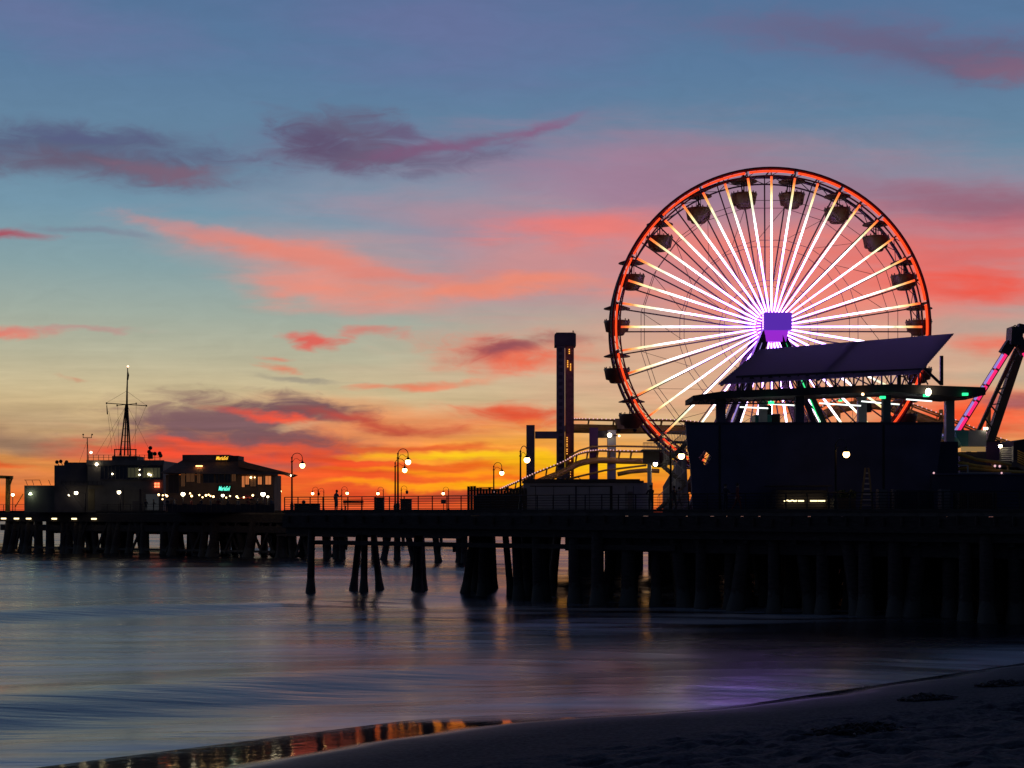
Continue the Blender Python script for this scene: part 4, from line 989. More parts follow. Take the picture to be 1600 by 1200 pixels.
for a, b, Y in ((1140, 1140, 131), (1310, 1312, 128), (1405, 1420, 127), (1470, 1480, 126), (1545, 1540, 125)): RC.part('support_column', MB().beam(P(a, 640, Y), Vector((P(b, 0, Y).x, Y, DZ)), .3), OCHRE)
RC.part('rail', MB().tube([P(890, 748, 126), P(915, 742, 126), P(945, 735, 126), P(985, 730, 126), P(1010, 727, 126)], .1, 6), OCHRE)
RC.part('rail', MB().tube([P(965, 741, 125.5), P(985, 737, 125.5), P(1010, 735, 125.5), P(1030, 736, 125.5)], .22, 6), OCHRE)
# carriage on the high track
cc = Thing('coaster_carriage', 'mustard yellow service carriage on the high coaster track', 'carriage', P(979, 668, 133))
mb = MB(); mb.prism([q2(960, 655, 133), q2(998, 655, 133), q2(995, 671, 133), q2(964, 671, 133)], 132.2, 133.4); cc.part('body', mb, mat('mustard', (.30, .22, .06), .5))
mb = MB(); mb.pbox(978, 982, 657, 668, 132.1, .1 - .003); cc.part('door_strap', mb, STEEL)
for px in (967, 992): cc.part('wheel', MB().tube([P(px, 672, 132.3), P(px, 672, 132.9)], .18, 10), BLACKM)
pf = Thing('flood_light', 'twin flood lights on a bracket below the high coaster track', 'light', P(955, 680, 126.5))
pf.part('bracket', MB().beam(P(942, 679, 126.6), P(968, 681, 126.6), .12), STEEL); pf.part('bulb', MB().ball(P(952.5, 680, 126.3), .2, 10), BULBW); pf.part('bulb', MB().ball(P(967.5, 681, 126.3), .1, 10), BULBS)
# pale hut
ht = Thing('pale_hut', 'long low pale-panelled hut behind the railing under the coaster', 'hut', P(920, 800, 103))
mb = MB(); mb.pbox(818, 1020, 754, 800.5, 103, 3); ht.part('wall', mb, PALE)
mb = MB(); mb.pbox(816, 1006, 751, 754, 102.8, 3.4); mb.pbox(818, 1000, 748.5, 751, 103.6, 2); ht.part('roof', mb, STEEL)
mb = MB()
for px, w in ((837, .8), (865, .6), (900, 2), (921, .6), (955, 4), (978, .6), (990, .6)): mb.pbox(px - w / 2, px + w / 2, 759, 800, 102.95, .047)
mb.pbox(828, 955, 759, 760.2, 102.95, .046); ht.part('trim', mb, BLACKM)
ht.part('door', MB().pbox(981, 989, 768, 800, 102.94, .04), STUCCO)
# wooden fence
fn = Thing('wooden_fence', 'rough dark wooden fence with uneven posts beside the railing', 'fence', P(775, 800, 101)); rr = random.Random(8)
for i in range(20):
    px = 730 + i * 4.7; hh = (761 if i < 5 else 763 + rr.uniform(-1, 3)) + rr.uniform(-2, 2); fn.part('board', MB().pbox(px, px + 4.2, hh, 800.5, 101 + rr.uniform(0, .1), .12), WOOD)
mb = MB(); mb.beam(P(730, 766, 101.3), P(823, 764, 101.3), .1); mb.beam(P(730, 763, 101.3), P(770, 762, 101.3), .06); fn.part('rail', mb, WOOD)
mb = MB(); mb.pbox(745, 823, 771, 800, 101.6, .1); fn.part('backing', mb, DARKW)

# zigzag stairs
sg = Thing('stairs', 'pale zigzag boarding stairs left of the navy wall', 'stairs', P(1045, 800, 98.5))
def flight(p, q, n, w=1.6):
    mb = MB()
    for i in range(n):
        c = P(*p, 99).lerp(P(*q, 99), (i + .5) / n); mb.box((c.x, 99, c.z), (abs(P(*q, 99).x - P(*p, 99).x) / n * 1.3, w, .07))
    a, b = P(*p, 98.3), P(*q, 98.3); mb.beam(a, b, .08, .28); a, b = P(*p, 99.7), P(*q, 99.7); mb.beam(a, b, .08, .28); sg.part('flight', mb, STUCCO)
    mb = MB(); up = Vector((0, 0, .95)); a, b = P(*p, 98.25), P(*q, 98.25); mb.beam(a + up, b + up, .05)
    for i in range(n * 2 + 1): c = a.lerp(b, i / (2 * n)); mb.beam(c, c + up, .025)
    sg.part('handrail', mb, WHITEP)
flight((1028, 797), (1070, 757), 9); flight((1070, 757), (1034, 727), 8); flight((1034, 727), (1074, 692), 8)
sg.part('landing', MB().pbox(1004, 1040, 702, 704.5, 98.3, 1.6), STUCCO); sg.part('landing', MB().pbox(1056, 1076, 689, 691.5, 98.3, 1.6), STUCCO); sg.part('panel', MB().pbox(1005, 1030, 704.5, 724, 99.5, .2), STUCCO)
mb = MB()
for i in range(16): mb.beam(P(1005 + i * 2.2, 703, 98.3), P(1005 + i * 2.2, 692, 98.3), .03)
mb.beam(P(1005, 692, 98.3), P(1038, 692, 98.3), .05)
for i in range(18): mb.beam(P(1031 + i * 2.4, 692 - i * .1, 98.6), P(1033 + i * 2.4, 675, 98.6), .03)
mb.beam(P(1031, 676, 98.6), P(1075, 673, 98.6), .05); sg.part('balustrade', mb, WHITEP)
sg.part('post', MB().bx(P(1012, 0, 98.8).x, P(1018, 0, 98.8).x, 98.8, 99.1, DZ, P(0, 724, 98.8).z), PALE); mb = MB(); mb.bx(P(1066, 0, 98.8).x, P(1070, 0, 98.8).x, 98.8, 99.1, DZ, P(0, 690, 98.8).z); sg.part('post', mb, PALE)
mb = MB(); mb.prism([q2(1036, 760, 100.5), q2(1072, 700, 100.5), q2(1076, 800, 100.5), q2(1036, 800, 100.5)], 100.5, 100.7); sg.part('side_panel', mb, PALE)

# ------------------------------------------------------------------ swinging-ship ride frame at right
YR = 106.0
rd = Thing('ship_ride_frame', 'steel A-frame of a swinging ride with pink-lit leg at right edge', 'ride', (P(1590, 0, YR).x, YR, DZ))
ap = P(1586, 528, YR)
def down(p, q):   # run a leg on to the deck
    d = q - p; return p + d * ((DZ - p.z) / d.z)
lg = [(P(1580, 538, YR), P(1494, 676, YR), .46, OLIVE), (P(1596, 540, YR + 4), P(1546, 690, YR + 4), .62, OLIVE), (P(1588, 545, YR + 2.4), P(1530, 670, YR + 2.4), .26, OLIVE)]
for p, q, w, m in lg: rd.part('leg', MB().beam(p, down(p, q), w, w), m)
for p, q, w, m in lg[:1]:
    p2, q3 = p.copy(), down(p, q); q3.x = 2 * ap.x - q3.x + .4; p2.x = 2 * ap.x - p2.x + .3; rd.part('leg', MB().beam(p2, q3, w, w), m)
mb = MB(); mb.beam(P(1586, 512, YR - .2), P(1584, 540, YR - .2), .85, 1.2); mb.beam(P(1590, 512, YR + 1), P(1640, 522, YR + 1), .5, .6); mb.beam(P(1579, 536, YR - .1), P(1568, 553, YR - .1), .62, .7); mb.beam(P(1590, 530, YR), P(1602, 553, YR), .5, .7)
hd = rd.part('head', mb, STEEL); rd.part('lifting_eye', MB().tube([ap + Vector((.12 * math.cos(a), 0, .8 + .14 * math.sin(a))) for a in [k * .63 for k in range(10)]], .04, 6, closed=True), STEEL, hd)
mb = MB()
for f0, f1 in ((.14, .14), (.14, .05), (.33, .33), (.33, .22), (.52, .52), (.52, .4), (.7, .7), (.7, .58), (.86, .86)):
    mb.beam(lg[2][0].lerp(lg[2][1], f0), lg[1][0].lerp(lg[1][1], f1 + .02), .09)
rd.part('brace', mb, OLIVE)
p, q = lg[0][0], lg[0][1]; off = Vector((-.10, -.32, 0))
for i in range(5):
    f0, f1 = .12 + i * .178, .12 + i * .178 + .155
    a, b = p.lerp(q, f0) + off, p.lerp(q, f1) + off
    rd.part('led_panel', MB().beam(a + Vector((.09, 0, 0)), b + Vector((.09, 0, 0)), .24, .08, (0, 1, 0)), PINKL); rd.part('led_panel', MB().beam(a + Vector((-.14, 0, 0)), b + Vector((-.14, 0, 0)), .18, .08, (0, 1, 0)), LILAC)
rd.part('led_panel', MB().beam(P(1600, 551, YR - .4), P(1612, 575, YR - .4), .3, .1, (0, 1, 0)), PINKL)
rb = solo('dark_backdrop', 'added low dark shed between the navy hall and the teal ride booth', 'backdrop', MB().pbox(1440, 1560, 707, 800, 103, 3), DARKW, P(1500, 800, 103))  # dark block added to close the bright slit beside the hall
# control booth with teal and grey panels
bt = Thing('ride_booth', 'raised ride booth with teal and grey panels over a lit strip', 'booth', P(1526, 800, 97))
mb = MB(); mb.prism([q2(1492, 672, 97), q2(1513, 672, 97), q2(1513, 697, 97), q2(1500, 697, 97)], 97, 99.5); bt.part('teal_panel', mb, TEAL)
mb = MB(); mb.pbox(1513, 1541, 672, 697, 97.02, 2.5); bt.part('grey_panel', mb, PALE)
mb = MB(); mb.pbox(1502, 1540, 698, 705.5, 97.4, .1); bt.part('lit_strip', mb, emi('lit_panel', (.8, .48, .18), .32))
mb = MB(); mb.pbox(1500, 1541, 706, 800, 97.6, 2); bt.part('base', mb, NAVY2)
mb = MB(); mb.box(P(1540, 669.5, 96.9), (.28, .1, .14)); bt.part('lamp', mb, BULBW)
sl = solo('slide', 'pale green slide shape left of the teal booth panels', 'slide', MB().tube([P(1468, 680, 98), P(1480, 684, 97.5), P(1492, 690, 97), P(1500, 698, 96.8)], [.12, .3, .3, .15], 10), mat('mint', (.2, .5, .36), .4), P(1480, 690, 97.5))
kr = Thing('low_coaster_loop', 'low ochre ride track curving in the dark behind the low navy wall', 'ride track', P(1520, 800, 93))
for pts in ([(1484, 708), (1505, 711), (1525, 718), (1555, 722), (1580, 726)], [(1480, 722), (1505, 724), (1525, 728), (1555, 731)], [(1486, 733), (1520, 732), (1550, 735), (1600, 738)]):
    kr.part('rail', MB().tube([P(a, b, 93) for a, b in pts], .12, 6), OCHRE)
mb = MB()
for px in (1486, 1512, 1551, 1575): mb.beam(P(px, 722, 93.1), P(px, 800, 93.1), .12)
kr.part('support_column', mb, OCHRE)
mb = MB(); mb.beam(P(1512, 727, 92.5), P(1512, 741, 92.5), .08); mb.beam(P(1490, 727, 92.5), P(1512, 727, 92.5), .06); mb.beam(P(1480, 739, 92.5), P(1580, 739, 92.5), .05); kr.part('guard_rail', mb, WHITEP)
for px, py in ((1554.5, 728), (1562, 728.5)): kr.part('bulb', MB().ball(P(px, py, 92.4), .08, 8), BULBP)
pb = Thing('purple_kiosk', 'dark purple kiosk wall right of the ride booth', 'kiosk', P(1550, 800, 99)); pb.part('wall', MB().pbox(1541, 1563, 690, 800, 99, 2), PURP); pb.part('ledge', MB().pbox(1540, 1564, 688.5, 690, 98.9, 2.2), STEEL)
s2 = Thing('stairs', 'white stairs with slatted rails at the right edge', 'stairs', P(1575, 800, 95))
mb = MB()
for i in range(7): mb.pbox(1564, 1582, 699 + i * 3.3, 700.3 + i * 3.3, 95, .1)
s2.part('slats', mb, WHITEP); mb = MB()
for px in (1563.5, 1582.5): s2.part('post', MB().pbox(px - .6, px + .6, 697, 722, 94.95, .15), WHITEP); mb = MB()
mb.prism([q2(1562, 719, 95.2), q2(1588, 719, 95.2), q2(1606, 730, 95.2), q2(1640, 745, 95.2), q2(1640, 752, 95.2), q2(1590, 730, 95.2), q2(1562, 730, 95.2)], 95.2, 97); s2.part('ramp', mb, STUCCO)
mb = MB()
for i in range(6): mb.beam(P(1590, 704 + i * 3.5, 95.1), P(1630, 722 + i * 3.5, 95.1), .06)
s2.part('rail', mb, OCHRE); mb = MB(); mb.pbox(1563, 1640, 730, 800, 95.6, 1); s2.part('base', mb, DARKW)
rf = solo('distant_roof', 'dark low roof at the right edge beyond the coaster tail', 'roof', MB().prism([q2(1584, 690, 110), q2(1600, 686, 110), q2(1660, 688, 110), q2(1660, 800, 110), q2(1584, 800, 110)], 110, 116), DARKW, P(1620, 800, 110))

# ------------------------------------------------------------------ deck furniture by the railing
DY = 112.0
def bnc(px0, px1, Y, lab):
    a, b = P(px0, 0, Y).x, P(px1, 0, Y).x; t = Thing('park_bench', lab, 'bench', ((a + b) / 2, Y, DZ))
    t.part('seat', MB().bx(a, b, Y, Y + .45, DZ + .42, DZ + .48), WOOD)
    mb = MB()
    for k in range(3): mb.bx(a, b, Y - .02, Y + .02, DZ + .56 + k * .12, DZ + .65 + k * .12)
    t.part('backrest', mb, WOOD)
    for x in (a + .15, b - .15): t.part('leg', MB().bx(x - .04, x + .04, Y, Y + .4, DZ, DZ + .42).beam((x, Y, DZ + .42), (x, Y, DZ + .9), .06), BLACKM)
bnc(536, 568, 108.5, 'slatted bench behind the railing, right of the standing person')
def cab(px0, px1, py, Y, lab, name='cabinet', m=DARKW):
    t = Thing(name, lab, name.replace('_', ' '), P((px0 + px1) / 2, 800, Y)); t.part('body', MB().pbox(px0 + .5, px1 - .5, py + 1.3, 800, Y, .7), m); t.part('lid', MB().pbox(px0, px1, py, py + 1.2, Y - .05, .8), BLACKM)
    t.part('door', MB().pbox(px0 + 2, px1 - 2, py + 3, 798, Y - .03, .027), STEEL)
cab(584, 600, 777, 106.8, 'tall dark cabinet left of the tall lamp pair'); cab(625, 643, 780, 106.5, 'squat dark bin cabinet right of the tall lamp pair')
cab(459, 499, 786.5, 109.5, 'long low dark bench box near the left pier corner', 'storage_bench')
solo('bag', 'small dark bag sitting on the long low bench box', 'bag', MB().ball(P(474.5, 784.5, 109.8), .16, 10, .9), BLACKM, P(474.5, 786, 109.8))
ss = Thing('sign', 'small square sign hanging on the railing below the distant lamp', 'sign', P(693, 800, 101.5)); ss.part('board', MB().pbox(689, 697, 780.5, 787, 101.5, .04), STUCCO); ss.part('post', MB().beam(P(693, 787, 101.56), P(693, 800, 101.56), .05), RAILM)

# ------------------------------------------------------------------ people
def person_mesh(pose):
    # joints in metres for a 1.72 m figure: (x across, y depth, z up, radius)
    J = {'pel': (0, 0, .93, .15), 'wai': (0, 0, 1.08, .135), 'che': (0, -.01, 1.30, .165), 'nek': (0, 0, 1.46, .062), 'jaw': (0, -.03, 1.55, .075), 'hed': (0, -.02, 1.64, .092),
         'hl': (-.10, 0, .88, .10), 'kl': (-.12, -.02, .50, .066), 'al': (-.13, .02, .09, .045), 'tl': (-.14, -.15, .035, .038),
         'hr': (.10, 0, .88, .10), 'kr': (.12, .01, .50, .066), 'ar': (.13, .05, .09, .045), 'tr': (.15, -.12, .035, .038),
         'sl': (-.19, 0, 1.40, .065), 'el': (-.25, .03, 1.13, .048), 'wl': (-.26, -.04, .88, .034), 'ml': (-.26, -.06, .80, .036),
         'sr': (.19, 0, 1.40, .065), 'er': (.25, .03, 1.13, .048), 'wr': (.26, -.04, .88, .034), 'mr': (.26, -.06, .80, .036)}
    if pose == 'phone': J.update({'er': (.25, -.08, 1.17, .048), 'wr': (.24, -.30, 1.32, .034), 'mr': (.23, -.36, 1.38, .036), 'hed': (.02, -.05, 1.63, .092)})
    if pose == 'walk': J.update({'kl': (-.11, -.16, .51, .066), 'al': (-.11, -.22, .10, .045), 'tl': (-.11, -.38, .05, .038), 'kr': (.11, .10, .50, .066), 'ar': (.11, .34, .14, .045), 'tr': (.11, .24, .04, .038), 'wl': (-.25, .12, .90, .034), 'ml': (-.25, .15, .83, .036), 'wr': (.25, -.2, .92, .034), 'mr': (.25, -.26, .86, .036)})
    if pose == 'lean': J.update({'el': (-.22, -.2, 1.16, .048), 'wl': (-.12, -.42, 1.12, .034), 'ml': (-.05, -.46, 1.12, .036), 'er': (.22, -.2, 1.16, .048), 'wr': (.12, -.42, 1.12, .034), 'mr': (.05, -.46, 1.13, .036)})
    E_ = [('pel', 'wai'), ('wai', 'che'), ('che', 'nek'), ('nek', 'jaw'), ('jaw', 'hed'), ('pel', 'hl'), ('hl', 'kl'), ('kl', 'al'), ('al', 'tl'), ('pel', 'hr'), ('hr', 'kr'), ('kr', 'ar'), ('ar', 'tr'),
          ('che', 'sl'), ('sl', 'el'), ('el', 'wl'), ('wl', 'ml'), ('che', 'sr'), ('sr', 'er'), ('er', 'wr'), ('wr', 'mr')]
    ks = list(J); me = bpy.data.meshes.new('p'); vs = [J[k][:3] for k in ks]; es = [(ks.index(a), ks.index(b)) for a, b in E_]; rs = [J[k][3] for k in ks]
    for sd in ('l', 'r'):   # fingers and thumb
        m = Vector(J['m' + sd][:3]); w = Vector(J['w' + sd][:3]); d = (m - w).normalized(); s_ = Vector((1, 0, 0)) if abs(d.x) < .8 else Vector((0, 0, 1)); side = d.cross(s_).normalized()
        for i, (o, l) in enumerate(((-.030, .06), (-.010, .075), (.010, .07), (.030, .055))):
            vs += [tuple(m + side * o + d * l * .5), tuple(m + side * o * 1.1 + d * l + s_ * .012)]; n_ = len(vs); es += [(ks.index('m' + sd), n_ - 2), (n_ - 2, n_ - 1)]; rs += [.010, .008]
        vs += [tuple(w.lerp(m, .5) - side * .05 + d * .02)]; es += [(ks.index('m' + sd), len(vs) - 1)]; rs += [.010]
    me.from_pydata(vs, es, []); o = bpy.data.objects.new('p', me); COL.objects.link(o)
    md = o.modifiers.new('s', 'SKIN'); sv = me.skin_vertices[0].data
    for i, r in enumerate(rs): sv[i].radius = (r, r * (.72 if ks[i:i + 1] and ks[i] in ('che', 'wai', 'pel') else 1)); sv[i].use_root = (i == 0)
    sb_ = o.modifiers.new('b', 'SUBSURF'); sb_.levels = 1; sb_.render_levels = 1
    dg = bpy.context.evaluated_depsgraph_get(); res = bpy.data.meshes.new_from_object(o.evaluated_get(dg)); bpy.data.objects.remove(o)
    for p in res.polygons: p.use_smooth = True
    return res, J
PM = {}
def person(px, Y, rz, pose, cm, label, sc=1.0, z=DZ, grp=None):
    if (pose) not in PM: PM[pose] = person_mesh(pose)
    me, J = PM[pose]; me = me.copy()
    me.materials.clear(); me.materials.append(CLOTH[cm]); me.materials.append(SKIN)
    for f in me.polygons:
        c = f.center
        f.material_index = 1 if (c.z > 1.49) or any((c - Vector(J[k][:3])).length < .085 for k in ('ml', 'mr')) else 0
    p = P(px, 0, Y); o = bpy.data.objects.new('person', me); COL.objects.link(o); o.location = (p.x, Y, z); o.rotation_euler = (0, 0, rz); o.scale = (sc,) * 3
    tag(o, label, 'person', grp)
    hx, hy, hz, hr = J['hed']; mb = MB(); mb.ball((hx, hy + .018, hz + .022), .104, 12, 1.05); hh = mb.build('hair', HAIR); hh.parent = o
    mb = MB(); mb.ball((hx, hy - .10, hz - .02), .017, 6); mb.ball((hx - .033, hy - .088, hz + .005), .011, 6); mb.ball((hx + .033, hy - .088, hz + .005), .011, 6); mb.box((hx, hy - .088, hz - .05), (.045, .012, .01)); ff = mb.build('face_features', SKIN); ff.parent = o
    return o
person(525.5, 112, R(60), 'phone', 1, 'person in pale jacket holding up a phone by the railing', 1.0)
person(1017, 92, R(200), 'lean', 0, 'dark-coated person leaning at the railing below the white post light', 1.0)
person(1053, 93, R(-30), 'phone', 0, 'person in dark jacket at the foot of the zigzag stairs', .98)
person(1061, 94.5, R(100), 'walk', 1, 'person in grey walking past the foot of the stairs', .95)
person(1152, 86.0, R(90), 'walk', 2, 'person in dark red walking along the front of the navy wall', 1.0)
person(1133, 86.4, R(30), 'lean', 0, 'person standing at the left end of the navy wall', .97)
cl_ = [(262, 'person nearest the harbour office on the restaurant patio'), (272, 'patio person left of the brightest patio light'), (299, 'patio person just right of the brightest patio light'), (315, 'patio person under the lit restaurant windows'), (329, 'patio person left of the teal neon sign'),
       (341, 'patio person under the left half of the teal sign'), (356, 'patio person under the right half of the teal sign'), (372, 'patio person right of the teal neon sign'), (388, 'patio person beside the red umbrella'), (402, 'patio person left of the right-end patio light'), (424, 'patio person at the far right corner of the restaurant')]
for i, (px, lb) in enumerate(cl_): person(px, 181 + (i * 7 % 5) * .6, i * 1.3, ('lean', 'walk', 'phone')[i % 3], i % 3, lb, 1.0, DZ, 'people on the restaurant patio')
for px, lb in ((228, 'person standing in the lit office doorway, left one'), (240, 'person standing in the lit office doorway, right one')): person(px, 198.5, .4 * px, 'lean', 0, lb)

# ------------------------------------------------------------------ harbour office with mast
YO = 204.0
ho = Thing('harbor_office', 'two-storey pale harbour office with roof railing and dark window band', 'building', P(170, 800, YO))
ho.part('wall', MB().pbox(137, 255, 720, 800.5, YO, 9), STUCCO); ho.part('wall', MB().pbox(85, 136.7, 727, 800.5, YO + .6, 8), DARKST); ho.part('wall', MB().pbox(100, 136.7, 722.5, 727, YO + .9, 7), DARKST)
ho.part('wall', MB().pbox(38, 85, 758.5, 800.5, YO + 1.2, 7), DARKST)
ho.part('fascia', MB().pbox(135, 256, 719, 727, YO - .35, .33), STUCCO)
wb = ho.part('window', MB().pbox(157, 252, 728, 748, YO - .06, .05), GLASS)
mb = MB()
for i in range(17): px = 157 + i * 5.94; mb.pbox(px - .35, px + .35, 728, 748, YO - .12, .055)
mb.pbox(156, 253, 748, 749.5, YO - .25, .23); ho.part('mullion', mb, DARKST, wb)
ho.part('pane', MB().pbox(200, 217, 731, 746, YO - .10, .03), WINY, wb, 'dimly lit greenish office pane'); ho.part('pane', MB().pbox(224, 250, 731, 746, YO - .10, .03), WINY, wb)
for px, py, r in ((175.5, 740.5, .12), (218, 742, .12), (218, 734, .08), (232.5, 741, .14), (235.5, 742.3, .13)): ho.part('ceiling_lamp', MB().ball(P(px, py, YO - .25), r, 8), BULBW)
mb = MB(); mb.pbox(96, 158, 757, 758.2, YO - 1.2, 1.2); ho.part('balcony', mb, DARKST)
mb = MB()
for z in (752, 754.5): mb.beam(P(96, z, YO - 1.2), P(158, z, YO - 1.2), .05)
for px in range(96, 160, 7): mb.beam(P(px, 757, YO - 1.2), P(px, 752, YO - 1.2), .05)
ho.part('balcony_rail', mb, RAILM)
mb = MB(); mb.beam(P(97, 757, YO - 1), P(131, 798, YO - 1), .25, .3); mb.beam(P(97, 750, YO - 1), P(131, 790, YO - 1), .05); ho.part('outside_stair', mb, DARKST)
ho.part('door', MB().pbox(138, 148, 764, 797, YO - .06, .05), OLIVE); ho.part('door', MB().pbox(207, 219, 783, 799, YO - .06, .05), DARKST); ho.part('doorway', MB().pbox(228, 248, 772, 797, YO - .06, .05), emi('doorway_glow', (.75, .8, .85), .02))
mb = MB()
for a, b in ((132, 133.5), (191, 192.5), (217, 218.5)): mb.pbox(a, b, 764, 800, YO - .3, .2)
ho.part('downpipe', mb, DARKST)
mb = MB()
for a, b in ((241.3, 244.6), (245.8, 249.1)):
    for c, d in ((754.3, 757.3), (758.6, 761.6)): mb.pbox(a, b, c, d, YO - .32, .08)
ho.part('red_window_light', mb, REDL)
mb = MB()
for px in list(range(138, 256, 8)): mb.beam(P(px, 719, YO), P(px, 710.5, YO), .06)
for py in (711, 714.5): mb.beam(P(138, py, YO), P(253, py, YO), .05)
ho.part('roof_railing', mb, RAILM)
ho.part('penthouse', MB().pbox(175, 214, 712.5, 720, YO + .5, 4), STUCCO)
mb = MB()
for px in (179, 189, 203, 212): mb.pbox(px - .7, px + .7, 702, 713, YO + 1, .2)
mb.pbox(178, 213, 701.5, 703, YO + .95, .3); ho.part('penthouse_frame', mb, STEEL)
for px, py, r in ((151, 725.5, .22), (142.3, 707, .17), (108, 773.5, .14)): ho.part('wall_lamp', MB().ball(P(px, py, YO - .6), r, 8).beam(P(px, py, YO - .6), P(px, py, YO), .04), BULBW)
ho.part('wall_lamp', MB().lathe(P(47.5, 773, YO + .7), [(.25, 0), (.12, .2), (.04, .35)], 10), emi('greenish_lamp', (.8, 1, .55), 16))
mb = MB()
for i, px in enumerate((89, 95, 104)): mb.ball(P(px, 722 - (i % 2), YO + 1), .28, 8); mb.beam(P(px, 722, YO + 1), P(px + 3, 727, YO + 1), .08)
mb.beam(P(38, 750, YO + 1.5), P(62, 750, YO + 1.5), .06)
for px in (40, 50, 62, 76): mb.beam(P(px, 750, YO + 1.5), P(px + 3, 758, YO + 1.5), .06)
ho.part('roof_antennas', mb, BLACKM); mb = MB()
for px, py in ((233, 706), (235, 700), (242, 709), (249.5, 708.5), (251, 712)): mb.ball(P(px, py, YO + 1), .3, 8)
mb.pbox(231, 238, 706, 717, YO + .8, .5); mb.beam(P(234.5, 706, YO + 1), P(234.5, 698, YO + 1), .08); mb.beam(P(242, 720, YO + 1), P(242, 708, YO + 1), .07); mb.beam(P(250, 720, YO + 1), P(250, 708, YO + 1), .07)
ho.part('roof_antennas', mb, BLACKM)
am = Thing('wind_mast', 'thin forked wind-sensor mast on the left of the office roof', 'mast', P(136.5, 727, YO + 2)); am.part('pole', MB().beam(P(136.5, 724, YO + 2), P(136.5, 684, YO + 2), .1), BLACKM)
mb = MB(); mb.beam(P(129.5, 684, YO + 2), P(143.5, 684, YO + 2), .09); mb.beam(P(130, 684, YO + 2), P(130, 679, YO + 2), .07); mb.beam(P(143, 684, YO + 2), P(143, 679, YO + 2), .07); mb.ball(P(130, 679, YO + 2), .13, 6); mb.ball(P(144, 679, YO + 2), .13, 6); am.part('sensor_fork', mb, BLACKM)
mb = MB(); mb.beam(P(136, 690, YO + 2), P(124, 722, YO + 2), .025); mb.beam(P(137, 690, YO + 2), P(139, 722, YO + 2), .025); am.part('guy_wire', mb, BLACKM)
ms = Thing('signal_mast', 'tall tripod signal mast with yardarm and red-tipped pole', 'mast', P(198, 712, YO + 2)); Ym = YO + 2
for a, b in ((187.5, 196.7), (194.5, 197.5), (200, 198.5), (204, 199.2)): ms.part('leg', MB().tube([P(a, 712, Ym + (a % 3) * .3), P(b, 632, Ym)], .11, 6), BLACKM)
mb = MB(); mb.tube([P(198.2, 640, Ym), P(198.6, 610, Ym), P(199.6, 574, Ym)], [.16, .12, .06], 6); ms.part('pole', mb, BLACKM); ms.part('tip_light', MB().ball(P(200, 572.5, Ym), .15, 8), emi('mast_tip', (1, .5, .3), 4))
mb = MB(); mb.beam(P(166.5, 630, Ym), P(229, 634, Ym), .11); mb.beam(P(183, 633.5, Ym), P(213, 630.5, Ym), .08)
for px, py in ((166.5, 630), (229, 634), (183, 633.5), (213, 630.5)): mb.beam(P(px, py - 1.3, Ym), P(px, py + 1.3, Ym), .16)
ms.part('yardarm', mb, BLACKM)
mb = MB()
for k in range(7): mb.beam(P(189.5 + k * 1.1, 700 - k * 10, Ym - .2), P(202.7 - k * .5, 700 - k * 10, Ym - .2), .07)
ms.part('rungs', mb, BLACKM)
mb = MB()
for a, b in (((198, 611), (167, 629)), ((198, 611), (228, 633)), ((167, 631), (175, 705)), ((170, 642), (184, 712)), ((184, 634), (186, 712)), ((197, 634), (150, 712)), ((213, 632), (211, 700)), ((228, 635), (206, 690)), ((199, 634), (232, 700)), ((196, 636), (168, 700))): mb.tube([P(*a, Ym - .1), P(*b, Ym - .1)], .017, 4)
ms.part('rigging', mb, BLACKM)
mb = MB(); mb.prism([q2(200.2, 580, Ym), q2(201.8, 586, Ym), q2(200.6, 594, Ym), q2(199.6, 592, Ym)], Ym - .03, Ym + .03); mb.prism([q2(166.3, 632, Ym), q2(167.6, 636, Ym), q2(168.8, 648, Ym), q2(167, 647, Ym)], Ym - .03, Ym + .03); ms.part('flag', mb, DARKW)
cr_ = Thing('boat_hoist', 'mustard painted boat hoist arm at the far left pier end', 'hoist', P(11, 800, YO + 3)); Yb = YO + 3
cr_.part('post', MB().beam(P(12, 800, Yb), P(13, 745, Yb), .55, .5), OCHRE); cr_.part('arm', MB().beam(P(-30, 744, Yb), P(20, 746, Yb), .5, .45), OCHRE); mb = MB(); mb.beam(P(19, 747, Yb), P(13, 764, Yb), .2); mb.beam(P(24, 792, Yb), P(36, 772, Yb), .1); cr_.part('strut', mb, OCHRE)

# ------------------------------------------------------------------ restaurant
YB = 190.0
rs = Thing('restaurant', 'hip-roofed waterfront restaurant with lit windows and wide eaves', 'restaurant', P(345, 800, YB))
rs.part('wall', MB().pbox(259, 428, 742, 800.5, YB, 6), mat('tan_stucco', (.20, .125, .085), .85, 0, .25, .6))
def rv(px, py, Y): return P(px, py, Y)
e0, e1, e2, e3 = rv(250, 739, YB - 1.4), rv(436, 742, YB - 1.4), rv(430, 744, YB + 13), rv(262, 741, YB + 13)
r0, r1, r2, r3 = rv(285, 719, YB + 3), rv(373, 717, YB + 3), rv(373, 719, YB + 7), rv(287, 720, YB + 7)
mb = MB(); mb.add([e0, e1, e2, e3, r0, r1, r2, r3], [(0, 1, 5, 4), (1, 2, 6, 5), (2, 3, 7, 6), (3, 0, 4, 7), (4, 5, 6, 7), (3, 2, 1, 0)]); rs.part('roof', mb, ROOFT)
mb = MB(); mb.prism([q2(376, 720, YB + 1), q2(463, 742, YB + 1), q2(456, 745.5, YB + 1), q2(445, 742, YB + 1), q2(430, 740.5, YB + 1), q2(376, 730, YB + 1)], YB - .6, YB + 2.6); rs.part('long_eave', mb, ROOFT)
rs.part('parapet', MB().pbox(285, 358, 710.5, 720, YB + 2.6, 4), DARKST); rs.part('parapet', MB().pbox(358, 372.5, 712, 721, YB + 2.2, 4), DARKW)
